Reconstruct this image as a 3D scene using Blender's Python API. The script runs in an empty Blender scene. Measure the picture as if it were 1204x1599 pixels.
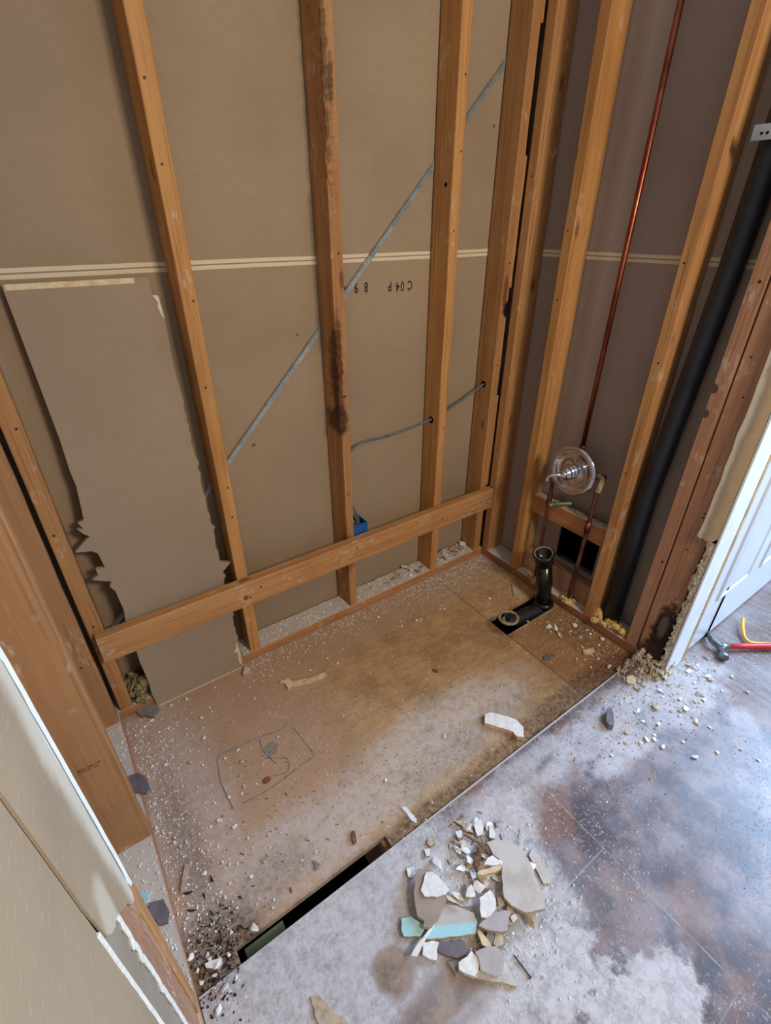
import bpy, bmesh, math, random
from mathutils import Vector, Matrix, Euler
random.seed(7)
R = random.random
sc = bpy.context.scene
COL = sc.collection

# ------------------------------------------------------------------ camera
cam_d = bpy.data.cameras.new('camera'); cam = bpy.data.objects.new('camera', cam_d); COL.objects.link(cam)
cam_d.sensor_fit = 'VERTICAL'; cam_d.sensor_height = 24.0; cam_d.lens = 764.08/1599*24.0
cam_d.clip_start = 0.02
cam.location = (-1.47952, -1.31243, 1.37502)
cam.rotation_euler = (1.034973, 0.000678, -0.611727)
sc.camera = cam

# ------------------------------------------------------------------ light
world = bpy.data.worlds.new('world'); sc.world = world; world.use_nodes = True
bgn = world.node_tree.nodes['Background']
bgn.inputs[0].default_value = (0.80, 0.86, 1.0, 1); bgn.inputs[1].default_value = 0.42

def area(name, loc, target, size, size_y, energy, color):
    d = bpy.data.lights.new(name, 'AREA'); d.shape = 'RECTANGLE'; d.size = size; d.size_y = size_y
    d.energy = energy; d.color = color
    o = bpy.data.objects.new(name, d); COL.objects.link(o); o.location = loc
    o.rotation_euler = (Vector(target)-Vector(loc)).to_track_quat('-Z', 'Y').to_euler()
    return o
area('bathroom_light', (-0.55, -2.3, 2.0), (-0.75, 0.0, 0.9), 0.45, 0.35, 30, (1.0, 0.84, 0.64))
area('window_daylight', (1.55, -1.55, 1.5), (-0.7, -0.9, 0.0), 1.0, 1.5, 112, (0.46, 0.68, 1.0))

sc.view_settings.view_transform = 'Standard'
sc.view_settings.look = 'None'
sc.view_settings.gamma = 1
sc.view_settings.exposure = 0.0
sc.view_settings.use_curve_mapping = False

# ------------------------------------------------------------------ material helper
def S(r, g, b):
    f = lambda c: (c/255/12.92) if c/255 <= 0.04045 else ((c/255+0.055)/1.055)**2.4
    return (f(r), f(g), f(b), 1)

class Mat:
    def __init__(s, name, rough=0.8, metal=0.0, spec=0.3):
        s.m = bpy.data.materials.new(name); s.m.use_nodes = True
        s.t = s.m.node_tree; s.N = s.t.nodes; s.L = s.t.links
        s.b = s.N['Principled BSDF']
        s.b.inputs['Roughness'].default_value = rough
        s.b.inputs['Metallic'].default_value = metal
        s.b.inputs['Specular IOR Level'].default_value = spec
        g = s.N.new('ShaderNodeNewGeometry'); s.P = g.outputs['Position']; s.Nn = g.outputs['Normal']
    def put(s, sock, v):
        if hasattr(v, 'is_linked') or isinstance(v, bpy.types.NodeSocket): s.L.new(v, sock)
        else: sock.default_value = v
    def math(s, op, a, b=0.0, clamp=False):
        n = s.N.new('ShaderNodeMath'); n.operation = op; n.use_clamp = clamp
        s.put(n.inputs[0], a); s.put(n.inputs[1], b); return n.outputs[0]
    def vm(s, op, a, b):
        n = s.N.new('ShaderNodeVectorMath'); n.operation = op
        s.put(n.inputs[0], a); s.put(n.inputs[1], b)
        return n.outputs['Value'] if op in ('LENGTH', 'DOT_PRODUCT') else n.outputs[0]
    def noise(s, scale=5, vec=None, mul=None, detail=4, rough=0.55):
        v = vec or s.P
        if mul: v = s.vm('MULTIPLY', v, mul)
        n = s.N.new('ShaderNodeTexNoise'); n.inputs['Scale'].default_value = scale
        n.inputs['Detail'].default_value = detail; n.inputs['Roughness'].default_value = rough
        s.L.new(v, n.inputs['Vector']); return n.outputs['Fac']
    def voro(s, scale=5, mul=None, rnd=1.0):
        v = s.vm('MULTIPLY', s.P, mul) if mul else s.P
        n = s.N.new('ShaderNodeTexVoronoi'); n.inputs['Scale'].default_value = scale
        n.inputs['Randomness'].default_value = rnd
        s.L.new(v, n.inputs['Vector']); return n.outputs['Distance']
    def mr(s, v, a, b, c=0.0, d=1.0, smooth=True):
        n = s.N.new('ShaderNodeMapRange'); n.clamp = True
        if smooth: n.interpolation_type = 'SMOOTHSTEP'
        s.put(n.inputs[0], v)
        for i, x in enumerate((a, b, c, d)): n.inputs[i+1].default_value = x
        return n.outputs[0]
    def mix(s, f, a, b):
        n = s.N.new('ShaderNodeMix'); n.data_type = 'RGBA'
        s.put(n.inputs[0], f); s.put(n.inputs[6], a); s.put(n.inputs[7], b); return n.outputs[2]
    def xyz(s, v=None):
        n = s.N.new('ShaderNodeSeparateXYZ'); s.L.new(v or s.P, n.inputs[0]); return n.outputs
    def blob(s, c, r, soft=0.5, nz=0.35, ns=14):
        d = s.vm('SUBTRACT', s.P, c); d = s.vm('DIVIDE', d, r); l = s.vm('LENGTH', d, (0, 0, 0))
        if nz:
            q = s.math('MULTIPLY', s.math('SUBTRACT', s.noise(ns, detail=9, rough=0.7), 0.5), nz*4.6)
            l = s.math('ADD', l, q)
        return s.mr(l, 1+soft/2, 1-soft/2)
    def mx(s, a, b): return s.math('MAXIMUM', a, b)
    def out(s, col, bump=None, bs=0.3, bd=0.002, rough=None):
        s.put(s.b.inputs['Base Color'], col)
        if rough is not None: s.put(s.b.inputs['Roughness'], rough)
        if bump is not None:
            n = s.N.new('ShaderNodeBump'); n.inputs['Strength'].default_value = bs; n.inputs['Distance'].default_value = bd
            s.L.new(bump, n.inputs['Height']); s.L.new(n.outputs[0], s.b.inputs['Normal'])
        return s.m
    def rand(s):
        return s.N.new('ShaderNodeObjectInfo').outputs['Random']

def wood(name, axis='z', c1=(196, 148, 96), c2=(172, 122, 76), dark=(122, 78, 46), blobs=(), dusttop=False, rough=0.62, knots=True):
    m = Mat(name, rough, 0, 0.25)
    g = {'z': (22, 22, 1.1), 'x': (1.1, 22, 22), 'y': (22, 1.1, 22)}[axis]
    f = {'z': (160, 160, 3.5), 'x': (3.5, 160, 160), 'y': (160, 3.5, 160)}[axis]
    k = {'z': (9, 9, 3.4), 'x': (3.4, 9, 9), 'y': (9, 3.4, 9)}[axis]
    n1 = m.noise(1, mul=g, detail=5); n2 = m.noise(1, mul=f, detail=3)
    col = m.mix(m.mr(n1, 0.3, 0.7), S(*c1), S(*c2))
    col = m.mix(m.mr(n2, 0.48, 0.72, 0, 0.6), col, S(*dark))
    big = m.noise(3.0, detail=3)
    col = m.mix(m.mr(big, 0.5, 0.72, 0, 0.45), col, S(c2[0]*0.88, c2[1]*0.84, c2[2]*0.84))
    if knots:
        v = m.voro(1, mul=k)
        col = m.mix(m.mr(v, 0.11, 0.05, 0, 0.75), col, S(92, 52, 28))
    # scuffs of stuck paper and plaster left by the wallboard
    sc_ = m.math('MULTIPLY', m.mr(m.noise(11, detail=3), 0.58, 0.66), m.mr(m.noise(1, mul={'z': (130, 130, 30), 'x': (30, 130, 130), 'y': (130, 30, 130)}[axis], detail=4), 0.48, 0.60))
    col = m.mix(m.math('MULTIPLY', sc_, 0.6), col, S(214, 192, 168))
    rv = m.mr(m.rand(), 0, 1, 0.0, 0.28, smooth=False)
    col = m.mix(rv, col, S(c2[0]*0.82, c2[1]*0.80, c2[2]*0.80))
    for (c, r, cc, st, ns) in blobs:
        col = m.mix(m.math('MULTIPLY', m.blob(c, r, 0.6, 0.35, ns), st), col, S(*cc))
    if dusttop:
        nz = m.xyz(m.Nn)[2]
        d = m.math('MULTIPLY', m.mr(nz, 0.6, 0.9), m.mr(m.noise(35, detail=6, rough=0.7), 0.12, 0.36))
        col = m.mix(m.math('MULTIPLY', d, 0.92), col, S(206, 200, 190))
    bump = m.math('ADD', m.math('MULTIPLY', n2, 0.7), m.math('MULTIPLY', n1, 0.4))
    return m.out(col, bump, 0.35, 0.0015)

# ------------------------------------------------------------------ materials
W_Z = wood('framing_wood_vertical', 'z')
W_B = wood('framing_wood_rotted_edge', 'z', blobs=[
    ((-0.730, 0.0, 0.97), (0.014, 0.05, 0.17), (74, 40, 22), 0.85, 55),
    ((-0.738, 0.0, 0.82), (0.03, 0.08, 0.05), (48, 28, 18), 0.8, 40),
    ((-0.739, 0.05, 2.0), (0.006, 0.05, 0.20), (50, 40, 28), 0.7, 40),
    ((-0.730, 0.0, 1.78), (0.010, 0.012, 0.33), (84, 62, 42), 0.75, 70),
    ((-0.716, -0.01, 1.66), (0.008, 0.03, 0.05), (70, 62, 44), 0.8, 60),
    ((-0.735, 0.0, 0.30), (0.03, 0.03, 0.10), (110, 62, 34), 0.6, 30)])
W_D = wood('framing_wood_black_stain', 'z', blobs=[((-0.018, -0.005, 1.10), (0.02, 0.03, 0.028), (14, 10, 10), 1.0, 50),
    ((-0.035, 0.0, 1.16), (0.012, 0.02, 0.05), (96, 50, 30), 0.7, 60)])
W_PINK = wood('framing_wood_reddish', 'z', c1=(190, 148, 118), c2=(170, 126, 98), dark=(118, 80, 60))
W_ROT = wood('framing_wood_mouldy_foot', 'z', c1=(190, 148, 118), c2=(168, 124, 96), dark=(118, 80, 60), blobs=[
    ((0.0, -0.850, 0.15), (0.06, 0.036, 0.14), (30, 26, 24), 1.0, 45),
    ((0.0, -0.846, 0.19), (0.06, 0.014, 0.05), (120, 100, 84), 0.7, 70),
    ((0.0, -0.84, 0.05), (0.06, 0.05, 0.06), (64, 44, 34), 0.95, 50)])
W_GOLD = wood('framing_wood_golden', 'z', c1=(210, 158, 98), c2=(188, 134, 78), dark=(132, 84, 46))
W_TAN = wood('framing_wood_wide_face', 'z', c1=(184, 138, 94), c2=(168, 120, 78), dark=(142, 98, 62), knots=False)
W_X = wood('ledger_wood', 'x', c1=(208, 158, 106), c2=(186, 134, 84), dark=(142, 94, 58))
W_Y = wood('blocking_wood', 'y', c1=(190, 136, 88), c2=(172, 116, 70), dusttop=True)
P_X = wood('plate_wood_back', 'x', c1=(194, 140, 96), c2=(172, 118, 76), dusttop=True, knots=False)
P_Y = wood('plate_wood_side', 'y', c1=(180, 126, 92), c2=(156, 104, 74), dusttop=True, knots=False)

def paper(name, base, tint, joint=True, marks=True):
    m = Mat(name, 0.9, 0, 0.15)
    n = m.noise(2.2, detail=5); f = m.noise(60, mul=(1, 1, 3.0), detail=4)
    col = m.mix(m.mr(n, 0.35, 0.7), S(*base), S(*tint))
    col = m.mix(m.mr(f, 0.45, 0.75, 0, 0.25), col, S(base[0]*0.86, base[1]*0.85, base[2]*0.84))
    if marks:
        col = m.mix(m.mr(m.voro(5.5), 0.045, 0.025, 0, 0.7), col, S(84, 62, 48))
    if joint:
        z = m.xyz()[2]
        wob = m.math('MULTIPLY', m.math('SUBTRACT', m.noise(4, detail=2), 0.5), 0.004)
        zz = m.math('ABSOLUTE', m.math('ADD', m.math('SUBTRACT', z, 1.280), wob))
        cr = m.math('MULTIPLY', m.mr(zz, 0.0118, 0.0100), m.mr(m.noise(160, detail=2), 0.2, 0.4, 0.75, 1))
        col = m.mix(cr, col, S(220, 206, 176))
        col = m.mix(m.mr(zz, 0.0022, 0.0010), col, S(150, 132, 108))
    return m.out(col, f, 0.08, 0.001)
PAPER_B = paper('wallboard_paper', (164, 144, 120), (153, 134, 112))
PAPER_R = paper('wallboard_paper_grey', (164, 150, 140), (154, 140, 130))
PAPER_P = paper('wallboard_paper_loose', (166, 147, 125), (158, 139, 119), joint=False, marks=False)

def simple(name, rgb, rough=0.8, metal=0.0, spec=0.3, var=None, ns=20, bs=0.2, bd=0.001):
    m = Mat(name, rough, metal, spec); n = m.noise(ns, detail=5)
    c2 = var or tuple(v*0.84 for v in rgb)
    return m.out(m.mix(m.mr(n, 0.35, 0.7), S(*rgb), S(*c2)), n, bs, bd)
GYP = simple('gypsum_core', (226, 222, 212), 0.95, 0, 0.1, (205, 202, 192), 120, 0.5, 0.003)
CHIP = simple('plaster_chip', (240, 238, 236), 0.9, 0, 0.15, (222, 218, 214), 90)
CHIPT = simple('plaster_chip_tan', (196, 180, 156), 0.9, 0, 0.15, (170, 150, 126), 90)
CHIPG = simple('plaster_chip_grey', (150, 138, 134), 0.9, 0, 0.15, (132, 120, 116), 60)
CHIPW = simple('wood_splinter', (134, 100, 74), 0.8, 0, 0.2, (98, 72, 54), 90)
CREAM = simple('cream_splinter', (226, 208, 172), 0.85, 0, 0.2, (206, 180, 140), 60)
CHROME = simple('chrome', (212, 212, 214), 0.10, 1.0, 0.5, (196, 198, 202), 30, 0.03)
COPPER = simple('copper', (160, 92, 70), 0.36, 1.0, 0.5, (128, 62, 46), 14, 0.05)
COPPERD = simple('aged_copper', (132, 88, 76), 0.45, 0.75, 0.5, (92, 56, 50), 24, 0.1)
ABS = simple('black_plastic_pipe', (17, 18, 20), 0.22, 0, 0.6, (28, 28, 29), 18, 0.04)
ABS_SKY = simple('black_pipe_sky_tint', (22, 27, 36), 0.5, 0, 0.55, (34, 40, 50), 8, 0.04)  # black plastic with reflected blue daylight mixed into its base colour
RING = simple('cream_pipe_cement', (176, 160, 118), 0.7, 0, 0.3, (128, 112, 80), 90)
GALV = simple('galvanised_steel', (182, 190, 190), 0.42, 0.6, 0.5, (152, 162, 164), 25, 0.05)
CABLE = simple('grey_cable', (120, 124, 128), 0.5, 0, 0.4, (98, 102, 106), 30)
BLUE = simple('blue_plastic', (28, 96, 168), 0.45, 0, 0.4, (22, 84, 150), 30)
SHADE_BLACK = simple('shade_black', (10, 8, 8), 1.0, 0, 0.0)
FOAM = simple('yellow_foam', (226, 200, 138), 0.9, 0, 0.2, (200, 168, 100), 60, 0.6, 0.006)
WOOL = simple('old_insulation', (170, 154, 118), 1.0, 0, 0.1, (120, 106, 78), 50, 0.8, 0.01)
NAIL = simple('rusty_nail', (84, 66, 58), 0.6, 0.6, 0.4)
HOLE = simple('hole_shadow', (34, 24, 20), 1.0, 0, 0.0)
REDP = simple('red_handle', (206, 40, 52), 0.4, 0, 0.5, (190, 34, 46))
YEL = simple('yellow_steel', (236, 176, 40), 0.35, 0, 0.5, (224, 160, 34))
STEEL = simple('hammer_steel', (140, 146, 148), 0.38, 0.9, 0.5, (96, 100, 104), 40)
STAMP = simple('black_ink', (58, 54, 60), 0.9)
FAINT = simple('faint_ink', (112, 78, 50), 0.9)
TEAL = simple('teal_paint', (172, 214, 222), 0.6, 0, 0.3, (170, 214, 216), 40)
GREEN = simple('green_painted_board', (104, 112, 78), 0.7, 0, 0.3, (86, 94, 62), 20)
DIRT = simple('crawl_space_earth', (40, 30, 26), 1.0, 0, 0.05)
WHITEP = simple('white_paint', (226, 232, 236), 0.45, 0, 0.4, (218, 224, 228), 12, 0.05)
DOORM = simple('white_door_paint', (214, 222, 232), 0.28, 0, 0.5, (208, 216, 226), 6, 0.04)
CASING = simple('tan_casing_edge', (196, 170, 132), 0.7)
RUBBLE = simple('mortar_rubble', (214, 204, 184), 0.95, 0, 0.1, (164, 148, 126), 90, 0.9, 0.008)

# subfloor: bare plywood with wear, stains and settled plaster dust
def subfloor_mat():
    m = Mat('subfloor_plywood', 0.85, 0, 0.2)
    n1 = m.noise(1, mul=(16, 42, 9), detail=8, rough=0.72); n2 = m.noise(7, detail=6, rough=0.6); n3 = m.noise(110, detail=4, rough=0.7)
    col = m.mix(m.mr(n1, 0.35, 0.7), S(196, 162, 118), S(168, 133, 94))
    col = m.mix(m.mr(n2, 0.42, 0.66, 0, 0.6), col, S(146, 114, 82))
    # duller, pinker tread towards the left end and the walls
    pk = m.mx(m.blob((-1.42, -0.32, 0), (0.42, 0.50, 1), 0.8, 0.25, 5), m.blob((-0.8, -0.02, 0), (0.9, 0.16, 1), 0.8, 0.25, 6))
    col = m.mix(m.math('MULTIPLY', pk, 0.75), col, S(184, 152, 128))
    # browner patch panel by the drain wall
    x, y, z = m.xyz()
    px = m.math('MULTIPLY', m.mr(x, -0.302, -0.298), m.mr(y, -0.455, -0.46))
    px = m.math('MULTIPLY', px, 0.55)
    col = m.mix(px, col, S(142, 98, 66))
    # sheet seams
    seam = m.mr(m.math('ABSOLUTE', m.math('ADD', x, 0.300)), 0.0028, 0.0010)
    col = m.mix(m.math('MULTIPLY', seam, 0.75), col, S(74, 52, 40))
    # speckle of ground-in dust
    sp = m.mr(n3, 0.57, 0.66)
    spm = m.mr(m.noise(3.2, detail=4), 0.42, 0.60, 0.12, 0.75)
    col = m.mix(m.math('MULTIPLY', sp, spm), col, S(204, 192, 178))
    # settled dust film
    d = m.math('MULTIPLY', m.blob((-1.20, -0.66, 0), (0.50, 0.09, 1), 1.1, 0.4, 9), 0.8)
    d = m.mx(d, m.math('MULTIPLY', m.blob((-1.50, -0.45, 0), (0.11, 0.45, 1), 0.9, 0.4, 9), 0.55))
    d = m.mx(d, m.math('MULTIPLY', m.blob((-0.75, -0.62, 0), (0.35, 0.11, 1), 0.9, 0.3, 8), 0.9))
    d = m.math('MULTIPLY', d, m.mr(m.noise(38, detail=6, rough=0.75), 0.30, 0.62, 0.15, 0.8))
    col = m.mix(d, col, S(206, 202, 200))
    d2 = m.math('MULTIPLY', m.blob((-0.15, -0.05, 0), (0.35, 0.12, 1), 0.8, 0.3, 9), m.mr(m.noise(60, detail=5, rough=0.75), 0.45, 0.62, 0, 0.75))
    col = m.mix(d2, col, S(196, 186, 168))
    # blackened water stains along the old floor edge and in the front left corner
    st = m.math('MULTIPLY', m.blob((-0.30, -0.785, 0), (0.52, 0.062, 1), 0.9, 0.3, 26), 1.0)
    st = m.mx(st, m.math('MULTIPLY', m.blob((-1.54, -0.745, 0), (0.12, 0.09, 1), 0.8, 0.35, 22), 0.95))
    st = m.mx(st, m.math('MULTIPLY', m.blob((-0.90, -0.798, 0), (0.60, 0.038, 1), 0.8, 0.3, 28), 0.95))
    st = m.mx(st, m.math('MULTIPLY', m.blob((-1.36, -0.68, 0), (0.09, 0.05, 1), 1.2, 0.35, 22), 0.45))
    st = m.mx(st, m.math('MULTIPLY', m.blob((-0.02, -0.64, 0), (0.13, 0.16, 1), 1.2, 0.4, 16), 0.55))
    st = m.mx(st, m.math('MULTIPLY', m.blob((-1.53, -0.50, 0), (0.04, 0.20, 1), 1.2, 0.45, 24), 0.6))
    st = m.mx(st, m.math('MULTIPLY', m.blob((-0.62, -0.70, 0), (0.35, 0.06, 1), 1.2, 0.4, 20), 0.40))
    st = m.math('MULTIPLY', st, m.mr(m.noise(75, detail=6, rough=0.8), 0.30, 0.62, 1.0, 0.35))
    col = m.mix(st, col, S(58, 42, 42))
    # rim of the floor opening by the drain
    rim = m.math('MULTIPLY', m.blob((-0.29, -0.40, 0), (0.045, 0.055, 1), 0.7, 0.3, 20), 0.7)
    col = m.mix(rim, col, S(96, 58, 40))
    kn = m.mr(m.voro(3.3), 0.055, 0.03, 0, 0.6)
    col = m.mix(kn, col, S(92, 64, 44))
    return m.out(col, m.math('ADD', n3, n1), 0.35, 0.002)
SUB = subfloor_mat()

def vinyl_mat():
    m = Mat('mottled_vinyl_tile', 0.5, 0, 0.5)
    n1 = m.noise(9, detail=8, rough=0.68); n2 = m.noise(22, detail=7, rough=0.7); n3 = m.noise(140, detail=4, rough=0.75); n4 = m.noise(3.4, detail=6, rough=0.6)
    col = m.mix(m.mr(n1, 0.40, 0.60), S(82, 66, 66), S(124, 104, 102))
    col = m.mix(m.mr(n2, 0.46, 0.62, 0, 0.75), col, S(74, 74, 88))
    col = m.mix(m.mr(n4, 0.52, 0.60, 0, 0.75), col, S(132, 98, 82))
    x, y, z = m.xyz()
    # older brown floor beyond the doorway
    br = m.mr(m.math('ADD', x, m.math('MULTIPLY', n1, 0.1)), 0.13, 0.20)
    gr = m.noise(1, mul=(60, 9, 1), detail=5)
    col = m.mix(br, col, m.mix(m.mr(gr, 0.35, 0.65), S(92, 74, 66), S(118, 98, 88)))
    def line(s, v0, w=0.0018): return m.mr(m.math('ABSOLUTE', m.math('SUBTRACT', s, v0)), w, w*0.35)
    ln = line(x, -0.667)
    for yy in (-1.113, -1.433):
        ln = m.mx(ln, m.math('MULTIPLY', line(y, yy), m.mr(x, -0.664, -0.67, 0, 0.9)))
    for yy in (-1.27,):
        ln = m.mx(ln, m.math('MULTIPLY', line(y, yy), m.mr(x, -0.67, -0.664, 0, 0.25)))
    for xx in (-0.347, -0.987):
        ln = m.mx(ln, m.math('MULTIPLY', line(x, xx), 0.25))
    ln = m.math('MULTIPLY', ln, m.mr(n2, 0.40, 0.6, 0.15, 0.8))
    col = m.mix(m.math('MULTIPLY', ln, 0.7), col, S(196, 184, 178))
    # plaster dust: heavy round the rubble, swept thin and swirled elsewhere
    def B(cx, cy, rx, ry, k, soft=0.7, nz=0.4, ns=9): return m.math('MULTIPLY', m.blob((cx, cy, 0), (rx, ry, 1), soft, nz, ns), k)
    d = B(-1.16, -1.02, 0.33, 0.26, 1.0, 0.5)
    for a in ((-1.42, -0.98, 0.30, 0.24, 1.0, 0.5), (-0.89, -1.36, 0.15, 0.11, 1.0, 0.2, 0.45, 13), (-0.95, -1.20, 0.10, 0.07, 1.0, 0.4, 0.5, 14), (-0.87, -0.92, 0.16, 0.08, 0.95),
              (-0.30, -0.90, 0.40, 0.06, 0.7, 0.9, 0.5, 14), (-0.05, -0.98, 0.22, 0.09, 0.65, 0.9, 0.55, 14), (-0.36, -0.99, 0.14, 0.04, 0.8, 1.0, 0.5, 14), (-0.70, -0.85, 0.30, 0.03, 0.6, 1.0, 0.5, 14), (0.02, -1.14, 0.05, 0.04, 0.5, 1.0, 0.5, 14)):
        d = m.mx(d, B(*a))
    d = m.math('MULTIPLY', d, m.mr(m.noise(48, detail=8, rough=0.8), 0.30, 0.62, 0.45, 1.0))
    # pile's shadow painted on as a brown dust-free patch along its front and left
    c = m.blob((-1.140, -1.088, 0), (0.16, 0.042, 1), 0.6, 0.3, 22)
    c = m.mx(c, m.blob((-1.24, -1.00, 0), (0.045, 0.045, 1), 0.6, 0.3, 22))
    c = m.mx(c, m.math('MULTIPLY', m.blob((-1.145, -1.125, 0), (0.09, 0.025, 1), 0.6, 0.3, 22), 0.6))
    d = m.math('MULTIPLY', d, m.math('SUBTRACT', 1.0, m.math('MULTIPLY', c, 0.9)))
    fine = m.math('MULTIPLY', m.mr(n3, 0.57, 0.65), m.mr(m.noise(5, detail=4), 0.4, 0.62, 0.08, 0.65))
    d = m.mx(d, fine)
    d = m.mx(d, m.mr(y, -0.812, -0.804, 0, 0.9))
    col = m.mix(m.math('MULTIPLY', c, 0.85), col, m.mix(m.mr(n2, 0.4, 0.6), S(156, 128, 94), S(112, 88, 66)))
    col = m.mix(m.math('MULTIPLY', d, 0.92), col, S(212, 210, 212))
    film = m.mr(m.noise(4.5, detail=7, rough=0.65), 0.40, 0.68, 0.02, 0.28)
    col = m.mix(film, col, S(184, 182, 190))
    rg = m.math('ADD', 0.33, m.math('MULTIPLY', d, 0.6))
    return m.out(col, m.math('ADD', m.math('MULTIPLY', n3, d), m.math('MULTIPLY', n2, 0.2)), 0.45, 0.003, rough=rg)
VINYL = vinyl_mat()

# left wall facing: tan paper that carries a feathered band of cream joint compound near its edge
def left_face_mat():
    m = Mat('paper_with_joint_compound', 0.85, 0, 0.2)
    n = m.noise(5, detail=5); f = m.noise(1, mul=(30, 60, 420), detail=3)
    col = m.mix(m.mr(n, 0.35, 0.65), S(164, 143, 116), S(154, 134, 110))
    col = m.mix(m.mr(f, 0.56, 0.72, 0, 0.22), col, S(206, 190, 162))
    y = m.xyz()[1]
    wob = m.math('MULTIPLY', m.math('SUBTRACT', m.noise(9, detail=4), 0.5), 0.06)
    b = m.mr(m.math('ADD', y, wob), -0.940, -0.905)
    col = m.mix(m.math('MULTIPLY', b, 0.85), col, S(208, 199, 180))
    e = m.mr(m.math('ADD', y, m.math('MULTIPLY', wob, 0.35)), -0.896, -0.890)
    col = m.mix(e, col, S(236, 242, 238))
    low = m.blob((-1.575, -1.0, 0.80), (0.02, 0.03, 0.06), 0.6, 0.3, 12)
    col = m.mix(m.math('MULTIPLY', low, 0.7), col, S(202, 192, 170))
    return m.out(col, f, 0.15, 0.001)
LFACE = left_face_mat()
def left_plain():
    m = Mat('fibrous_tan_paper', 0.88, 0, 0.15)
    n = m.noise(3, detail=4); f = m.noise(1, mul=(30, 70, 520), detail=3)
    col = m.mix(m.mr(n, 0.35, 0.65), S(162, 142, 116), S(150, 131, 110))
    col = m.mix(m.mr(f, 0.56, 0.72, 0, 0.28), col, S(204, 188, 160))
    return m.out(col, f, 0.15, 0.001)
LPLAIN = left_plain()
def tape_mat():
    m = Mat('compound_and_tape', 0.85, 0, 0.2)
    y = m.xyz()[1]; n = m.noise(18, detail=5)
    wob = m.math('MULTIPLY', m.math('SUBTRACT', n, 0.5), 0.03)
    col = m.mix(m.mr(m.math('ADD', y, wob), -0.853, -0.868), S(214, 208, 196), S(168, 154, 134))
    col = m.mix(m.mr(m.math('ADD', y, wob), -0.866, -0.888), col, S(198, 174, 142))
    return m.out(col, n, 0.3, 0.002)
TAPE = tape_mat()

# ------------------------------------------------------------------ mesh helpers
def tag(o, label=None, cat=None, group=None, kind=None):
    if label: o['label'] = label
    if cat: o['category'] = cat
    if group: o['group'] = group
    if kind: o['kind'] = kind
    return o

def obj(name, bm, mat, parent=None, smooth=False):
    me = bpy.data.meshes.new(name)
    bmesh.ops.recalc_face_normals(bm, faces=bm.faces)
    bm.to_mesh(me); bm.free(); me.materials.append(mat)
    if smooth:
        for p in me.polygons: p.use_smooth = True
    o = bpy.data.objects.new(name, me); COL.objects.link(o)
    if parent:
        o.parent = parent; o.matrix_parent_inverse = Matrix.Translation(-Vector(parent.location)) if not parent.rotation_euler[2] else parent.matrix_basis.inverted()
    return o

def empty(name, loc=(0, 0, 0)):
    o = bpy.data.objects.new(name, None); COL.objects.link(o); o.location = loc; o.empty_display_size = 0.05
    return o

def box_bm(x0, x1, y0, y1, z0, z1, bev=0.0015, bm=None, segs=2):
    own = bm is None
    b = bmesh.new()
    r = bmesh.ops.create_cube(b, size=1)
    for v in b.verts:
        v.co = Vector(((x0+x1)/2+v.co.x*(x1-x0), (y0+y1)/2+v.co.y*(y1-y0), (z0+z1)/2+v.co.z*(z1-z0)))
    if bev: bmesh.ops.bevel(b, geom=list(b.edges), offset=bev, segments=segs, affect='EDGES', profile=0.5)
    if own: return b
    me = bpy.data.meshes.new('t'); b.to_mesh(me); b.free(); bm.from_mesh(me); bpy.data.meshes.remove(me); return bm

def lumber(x0, x1, y0, y1, z0, z1, axis='z', amp=0.0008, bev=0.003, step=0.05, gouge=None):
    """a sawn board: rounded arrises, faint waviness along its length"""
    dims = {'z': (x0, x1, y0, y1, z0, z1), 'x': (y0, y1, z0, z1, x0, x1), 'y': (z0, z1, x0, x1, y0, y1)}[axis]
    a0, a1, b0, b1, l0, l1 = dims
    n = max(2, int((l1-l0)/step)); bm = bmesh.new(); rings = []
    e = bev
    prof = [(a0+e, b0), (a1-e, b0), (a1-e*.3, b0+e*.3), (a1, b0+e), (a1, b1-e), (a1-e, b1), (a0+e, b1), (a0, b1-e), (a0, b0+e), (a0+e*.3, b0+e*.3)]
    ph = [R()*6.28 for _ in range(6)]
    for i in range(n+1):
        l = l0+(l1-l0)*i/n
        ring = []
        w = amp if 0 < i < n else amp*.5
        for (a, b) in prof:
            da = w*math.sin(l*9+ph[0]+a*40)+w*.6*math.sin(l*31+ph[1]+b*60)
            db = w*math.sin(l*11+ph[2]+b*30)+w*.6*math.sin(l*27+ph[3]+a*70)
            A, B = a+(da if a > (a0+a1)/2 else 0), b+(db*0 if b > (b0+b1)/2 else abs(db))
            if gouge: A, B = gouge(A, B, l, a, b)
            co = {'z': (A, B, l), 'x': (l, A, B), 'y': (B, l, A)}[axis]
            ring.append(bm.verts.new(co))
        rings.append(ring)
    k = len(prof)
    for i in range(n):
        for j in range(k):
            bm.faces.new((rings[i][j], rings[i][(j+1) % k], rings[i+1][(j+1) % k], rings[i+1][j]))
    bm.faces.new(rings[0]); bm.faces.new(rings[-1])
    return bm

def prism(poly, off, bm=None):
    """polygon (3D points) extruded by off"""
    b = bm or bmesh.new(); off = Vector(off)
    v0 = [b.verts.new(p) for p in poly]; v1 = [b.verts.new(Vector(p)+off) for p in poly]
    b.faces.new(v0); b.faces.new(list(reversed(v1)))
    n = len(poly)
    for i in range(n): b.faces.new((v0[i], v1[i], v1[(i+1) % n], v0[(i+1) % n]))
    return b

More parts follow.
